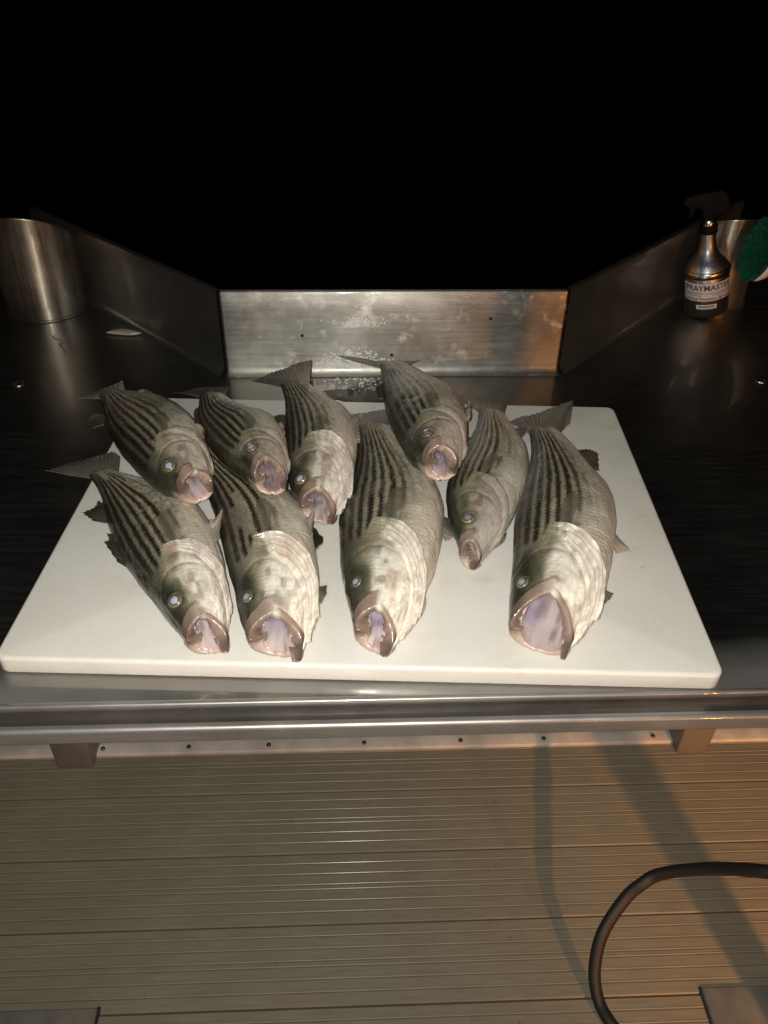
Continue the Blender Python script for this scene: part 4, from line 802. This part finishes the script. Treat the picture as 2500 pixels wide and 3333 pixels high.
# ------------------------------------------------------------------ steel canisters at the two ends of the splash panels
def canister(cx, cyy, r, zf, slope, label):
    seg = 72; a = np.linspace(0, 2*np.pi, seg, endpoint=False); rows = []
    x = cx+r*np.cos(a); y = cyy+r*np.sin(a); zt = TZ+zf-slope*(y-(cyy-r))
    for q in (0, .02, .2, .4, .6, .8, .985, 1): 
        w_ = .0015*np.sin(a*3+q*4)*math.sin(q*3.14)
        rows.append(np.c_[cx+(r+w_)*np.cos(a), cyy+(r+w_)*np.sin(a), TZ+.001+(zt-TZ)*q])
    for q in (1, .985, .6, .3, .02): rows.append(np.c_[cx+(r-.0025)*np.cos(a), cyy+(r-.0025)*np.sin(a), TZ+.002+(zt-TZ)*q])
    me = grid_mesh('steel_canister', np.array(rows), True, cap1=True)
    root = empty('steel_canister', (cx, cyy, TZ), label, 'canister', 'open steel canisters at the table corners')
    attach(link('wall', me, M_can), root)
    P = tube_pts([(cx+(r+.002)*math.cos(q), cyy+(r+.002)*math.sin(q), TZ+.002) for q in np.linspace(0, 2*np.pi, 60)], .0022, 8)
    attach(link('weld_bead', grid_mesh('weld_bead', P, True), M_can), root)
canister(-.938*U, 2.425*U, .117*U, .305*U, .6, 'wide open steel canister standing alone at the left end of the splash panels')
canister(1.175*U, 2.475*U, .088*U, .278*U, .35, 'open steel canister behind the spray bottle and green brush')

# ------------------------------------------------------------------ spray bottle
bc = (1.108*U, 2.361*U, TZ); br_ = .0635*U
sb = empty('spray_bottle', bc, 'silver spray bottle with black trigger head and white printed bands beside the green brush', 'spray bottle')
h = U
prof = [(.0001, .0005), (br_*.94, .0005), (br_, .004*h), (br_, .118*h), (br_*.985, .121*h)]
attach(link('bottle_base', grid_mesh('bottle_base', lathe(prof, bc, 64), True, flip=True), M_bottle), sb)
prof = [(br_*.99, .1205*h), (br_*1.03, .122*h), (br_*1.03, .1385*h), (br_*.99, .141*h)]
attach(link('ring_band', grid_mesh('ring_band', lathe(prof, bc, 64), True, flip=True), M_ring), sb)
prof = [(br_*.97, .140*h), (br_*.93, .148*h), (br_*.70, .168*h), (br_*.50, .184*h), (br_*.40, .20*h), (br_*.35, .225*h), (br_*.33, .243*h)]
attach(link('bottle_shoulder', grid_mesh('bottle_shoulder', lathe(prof, bc, 64), True, flip=True), M_bottle), sb)
prof = [(br_*.34, .242*h), (br_*.40, .2435*h), (br_*.40, .266*h), (br_*.34, .268*h)]
attach(link('collar', grid_mesh('collar', lathe(prof, bc, 32), True, flip=True), M_black), sb)
prof = [(br_*.32, .267*h), (br_*.32, .283*h), (br_*.28, .285*h)]
attach(link('neck', grid_mesh('neck', lathe(prof, bc, 32), True, flip=True), M_ring), sb)
# trigger head: side outline extruded, nozzle to the left
out2 = [(-.072, .352), (-.066, .362), (.03, .362), (.045, .352), (.058, .310), (.062, .300), (.040, .294), (.022, .292), (.018, .283), (-.018, .283), (-.02, .312), (-.030, .322), (-.044, .326), (-.048, .312), (-.056, .296), (-.061, .296), (-.058, .318), (-.060, .334), (-.072, .336)]
bm = bmesh.new(); hw = .017*U; ya = bc[1]
lo = [bm.verts.new((bc[0]+x*h, ya-hw*(1 if x > -.05 else .6), TZ+z*h)) for x, z in out2]; hi = [bm.verts.new((bc[0]+x*h, ya+hw*(1 if x > -.05 else .6), TZ+z*h)) for x, z in out2]
bm.faces.new(lo); bm.faces.new(hi[::-1])
for i in range(len(lo)): bm.faces.new((lo[i], hi[i], hi[(i+1) % len(lo)], lo[(i+1) % len(lo)]))
hd_o = bm_obj('trigger_head', bm, M_black, sb, bevel=.003)
# printed bands and lettering wrapped round the bottle
face = math.atan2(-bc[1], -bc[0])+.10      # the side turned to the photographer
def wrap(x, z, r): a = face+x/br_; return (bc[0]+r*math.cos(a), bc[1]+r*math.sin(a), TZ+z)
def band(name, x0, x1, z0, z1, m, off=.0004):
    xs = np.linspace(x0, x1, 28); P = np.array([[wrap(x, z, br_+off) for z in (z0, z1)] for x in xs])
    return attach(link(name, grid_mesh(name, P), m), sb)
def text(name, s, size, x, z, m, off, wmax=None, r_of=None, bold=.0):
    cu = bpy.data.curves.new(name, 'FONT'); cu.body = s; cu.size = size; cu.align_x = 'CENTER'; cu.align_y = 'CENTER'; cu.offset = bold; cu.resolution_u = 3
    ob = bpy.data.objects.new('tmp', cu); COL.objects.link(ob)
    dg = bpy.context.evaluated_depsgraph_get(); me = bpy.data.meshes.new_from_object(ob.evaluated_get(dg))
    bpy.data.objects.remove(ob); bpy.data.curves.remove(cu)
    bm = bmesh.new(); bm.from_mesh(me)
    bmesh.ops.triangulate(bm, faces=bm.faces); bmesh.ops.subdivide_edges(bm, edges=[e for e in bm.edges if e.calc_length() > .004], cuts=1)
    bm.to_mesh(me); bm.free()
    co = np.zeros(len(me.vertices)*3); me.vertices.foreach_get('co', co); co = co.reshape(-1, 3)
    if wmax: co[:, 0] *= wmax/(co[:, 0].max()-co[:, 0].min())
    q = []
    for vx, vy, _ in co:
        rr_ = (br_ if r_of is None else r_of(z+vy))+off; a = face+(x+vx)/(br_ if r_of is None else r_of(z)); q.append((bc[0]+rr_*math.cos(a), bc[1]+rr_*math.sin(a), TZ+z+vy))
    me.vertices.foreach_set('co', np.array(q).ravel()); me.materials.clear()
    return attach(link(name, me, m, smooth=False), sb)
Wd = br_*1.30
band('label_band', -Wd, Wd, .081*h, .110*h, M_label); band('label_band', -Wd, Wd, .0555*h, .0785*h, M_label)
band('label_line', -Wd, -.012, .0722*h, .0738*h, M_ink, .0007); band('label_line', .012, Wd, .0722*h, .0738*h, M_ink, .0007)
text('lettering', 'SPRAYMASTER', .024*h, 0, .0955*h, M_ink, .0008, Wd*1.9, bold=.0004)
text('lettering', 'TO', .007*h, 0, .073*h, M_ink, .0008)
text('lettering', 'Chemical Resistant Sprayer', .011*h, 0, .063*h, M_ink, .0008, Wd*1.85, bold=.0002)
band('label_box', -.024, .024, .030*h, .044*h, M_label)
text('lettering', '00000/00', .010*h, 0, .037*h, M_ink, .0008, .036, bold=.0002)
text('lettering', 'FAC', .022*h, 0, .163*h, M_blueink, .0012, None, lambda z: float(np.interp(z/h, [.14, .148, .168, .184, .20], [br_*.97, br_*.93, br_*.70, br_*.50, br_*.40])), bold=.0004)

sb.rotation_euler = (0, math.radians(-12.5), 0); sb.location.z += br_*.216; sb.location.x -= .004
# ------------------------------------------------------------------ scrub brush leaning on the canister
brc = Vector((1.212*U, 2.31*U, TZ+.215*U))
brush = empty('scrub_brush', (brc.x, brc.y, TZ), 'oval scrub brush with green bristles and white back, standing on edge at the right', 'brush')
ax = Vector((.16, 0, 1)).normalized(); nm_ = Vector((-.93, -.36, .10)); nm_ = (nm_-ax*nm_.dot(ax)).normalized(); sd_ = ax.cross(nm_)
def oval(la, lb, off, n=48): return np.array([list(brc+ax*(la*math.cos(a))+sd_*(lb*math.sin(a))+nm_*off) for a in np.linspace(0, 2*np.pi, n, endpoint=False)])
la, lb = .086*U, .045*U
rows = [oval(.0001, .0001, -.034), oval(la*.7, lb*.7, -.033), oval(la*.98, lb*1.0, -.022), oval(la*1.07, lb*1.12, 0), oval(la*1.04, lb*1.08, .008), oval(la*.98, lb*.98, .0095)]
attach(link('brush_back', grid_mesh('brush_back', np.array(rows), True), M_brushwhite), brush)
V = []; Fc = []
for i in range(3600):
    r_ = math.sqrt(random.random())*.98; a = random.random()*6.283
    p0 = brc+ax*(la*r_*math.cos(a))+sd_*(lb*r_*math.sin(a))+nm_*.009
    dv = (nm_+ax*random.uniform(-.25, .25)+sd_*random.uniform(-.25, .25)+(ax*math.cos(a)*.3+sd_*math.sin(a)*.3)*r_).normalized()
    p1 = p0+dv*random.uniform(.020, .026); s_ = Vector((random.uniform(-1, 1), random.uniform(-1, 1), random.uniform(-1, 1))).cross(dv).normalized()*.0014
    b_ = len(V); V += [tuple(p0-s_), tuple(p0+s_), tuple(p1+s_), tuple(p1-s_)]; Fc.append((b_, b_+1, b_+2, b_+3))
me = bpy.data.meshes.new('bristles'); me.from_pydata(V, [], Fc)
bo = attach(link('bristles', me, M_green, smooth=False), brush); bo['kind'] = 'stuff'
pad = [oval(la*.99, lb*.99, .009), oval(la*.96, lb*.96, .017), oval(.0001, .0001, .018)]
attach(link('bristle_pad', grid_mesh('bristle_pad', np.array(pad), True), M_green), brush)

# ------------------------------------------------------------------ scraps on the table, foam
s = np.linspace(0, 1, 24)[:, None]; a = np.linspace(0, 2*np.pi, 12, endpoint=False)[None]
cx, cyy = -.661*U, 2.225*U; ln = .052*U
P = np.stack([cx+ln*(2*s-1)+0*a, cyy+(.014*np.sin(np.pi*s)**.8+.0006)*np.cos(a)+.004*np.sin(s*5), TZ+.005+(.0045*np.sin(np.pi*s)**.7+.0004)*np.sin(a)], -1)
tag(attach(link('fish_scrap', grid_mesh('fish_scrap', P, True), M_scrap), empty('dummy', (0, 0, 0))), 'pale leaf-shaped scrap of fish lying on the steel at the left', 'scrap') if False else tag(link('fish_scrap', grid_mesh('fish_scrap', P, True), M_scrap), 'pale leaf-shaped scrap of fish lying on the bare steel at the left', 'scrap')
pts = [(-.862, 2.212, .001), (-.850, 2.200, .002), (-.836, 2.193, .001), (-.828, 2.175, .003), (-.831, 2.16, .001), (-.818, 2.148, .002), (-.806, 2.125, .001), (-.803, 2.112, .001)]
P = tube_pts(catmull([(x*U, y*U, TZ+.001+z*U) for x, y, z in pts], 40), .0013, 6)
tag(link('gut_strand', grid_mesh('gut_strand', P, True), M_scrap), 'thin curled strand of waste on the steel below the left canister', 'scrap')
V = []; Fc = []
def bubble(x, y, z, nrm, r):
    base = len(V); n_ = Vector(nrm); a_ = n_.orthogonal().normalized(); b2 = n_.cross(a_)
    for i, el in enumerate((0, .6, 1.2)):
        for j in range(8):
            q = 2*math.pi*j/8; p = Vector((x, y, z))+(a_*math.cos(q)+b2*math.sin(q))*r*math.cos(el)+n_*r*.55*math.sin(el); V.append(tuple(p))
    V.append(tuple(Vector((x, y, z))+n_*r*.57))
    for i in range(2):
        for j in range(8): Fc.append((base+i*8+j, base+i*8+(j+1) % 8, base+(i+1)*8+(j+1) % 8, base+(i+1)*8+j))
    for j in range(8): Fc.append((base+16+j, base+16+(j+1) % 8, base+24))
for i in range(260):
    x = .005+random.gauss(0, .045); z = .016+abs(random.gauss(0, .020))
    if z < .075*(1-abs(x)/.16): bubble(x, Yp-.0004, TZ+z, (0, -1, 0), random.choice((.0012, .0018, .0025, .0034)))
for i in range(100):
    x = .02+random.gauss(0, .03); z = .118+random.gauss(0, .006)+.006*math.sin(x*90)
    bubble(x, Yp-.0004, TZ+z, (0, -1, 0), random.choice((.001, .0014, .002)))
for i in range(150):
    x = .01+random.gauss(0, .05); y = Yp-.02-abs(random.gauss(0, .03)); bubble(x, y, TZ+.0002, (0, 0, 1), random.choice((.001, .0016, .0024)))
me = bpy.data.meshes.new('soap_foam'); me.from_pydata(V, [], Fc)
tag(link('soap_foam', me, M_foam), 'small soap bubbles clinging to the foot of the splash panel', 'foam', kind='stuff')

def puddle(cx, cyy, z, rx, ry, seed):
    a = np.linspace(0, 2*np.pi, 40, endpoint=False); rad = .7+.6*vnoise(np.cos(a)*1.6+5, np.sin(a)*1.6+5, seed)
    rows = [np.c_[cx+rx*rad*q*np.cos(a), cyy+ry*rad*q*np.sin(a), z+np.full(40, h_)] for q, h_ in ((1, .0001), (.97, .0006), (.9, .0009), (.5, .001), (.02, .001))]
    o = link('puddle', grid_mesh('puddle', np.array(rows), True, cap1=True, flip=False), M_film); return o
for i, (x, y, rx, ry, lab) in enumerate(((-.065, .965, .020, .030, 'thin brownish puddle on the board beside the bulging throat'), (.26, 1.28, .03, .02, 'thin puddle on the board behind the slim fish'), (.012, 1.475, .085, .030, 'dark wet patch on the steel below the splash panel'))):
    tag(puddle(x, y, BZ if i < 2 else TZ, rx, ry, 71+i), lab, 'puddle')

# ------------------------------------------------------------------ deck things: hose, post, plates
hp_ = DATA['hose']
hz = [tuple(q) for q in hp_][::-1]
first = np.array(hz[0]); start = [(first[0]+.12, first[1]-.26, .016), (first[0]+.05, first[1]-.12, .014)]
last = np.array(hz[-1]); endp = [(last[0]+.10, last[1]-.06, last[2]+.06), (1.054*U+.02, .36*U, last[2]+.28)]
P = tube_pts(catmull(start+hz+endp, 140), .0112, 18)
tag(link('hose', grid_mesh('hose', P, True), M_hose), 'black rubber hose looping up off the deck at the lower right', 'hose')
post = lathe([(.0001, 1.25), (.026, 1.25), (.029, 1.24), (.029, .004), (.05, .004), (.05, .0005)], (1.054*U, .35*U, 0), 32)
tag(link('dock_post', grid_mesh('dock_post', post, True), M_leg), 'round grey post on the deck to the right of the hose, just outside the picture', 'post')
for (x0, x1, y1, lab) in ((-1.12, -.592, .822, 'low grey metal plate let into the deck at the lower left'), (.789, 1.3, .820, 'low grey metal plate let into the deck at the lower right')):
    bm = bmesh.new(); box(bm, x0*U, x1*U, .35*U, y1*U, -.02, .007)
    o = bm_obj('deck_plate', bm, M_plate, None, bevel=.004); tag(o, lab, 'metal plate')
    bm = bmesh.new(); xx = x1 if x0 < 0 else x0; box(bm, xx*U-.004 if x0 > 0 else xx*U-.002, xx*U+.002 if x0 > 0 else xx*U+.005, .35*U, y1*U+.002, -.02, .0016)  # dark strip painted in for the shade in the gap beside the plate
    e_ = bm_obj('gap_shade', bm, M_dark, None); e_.parent = o
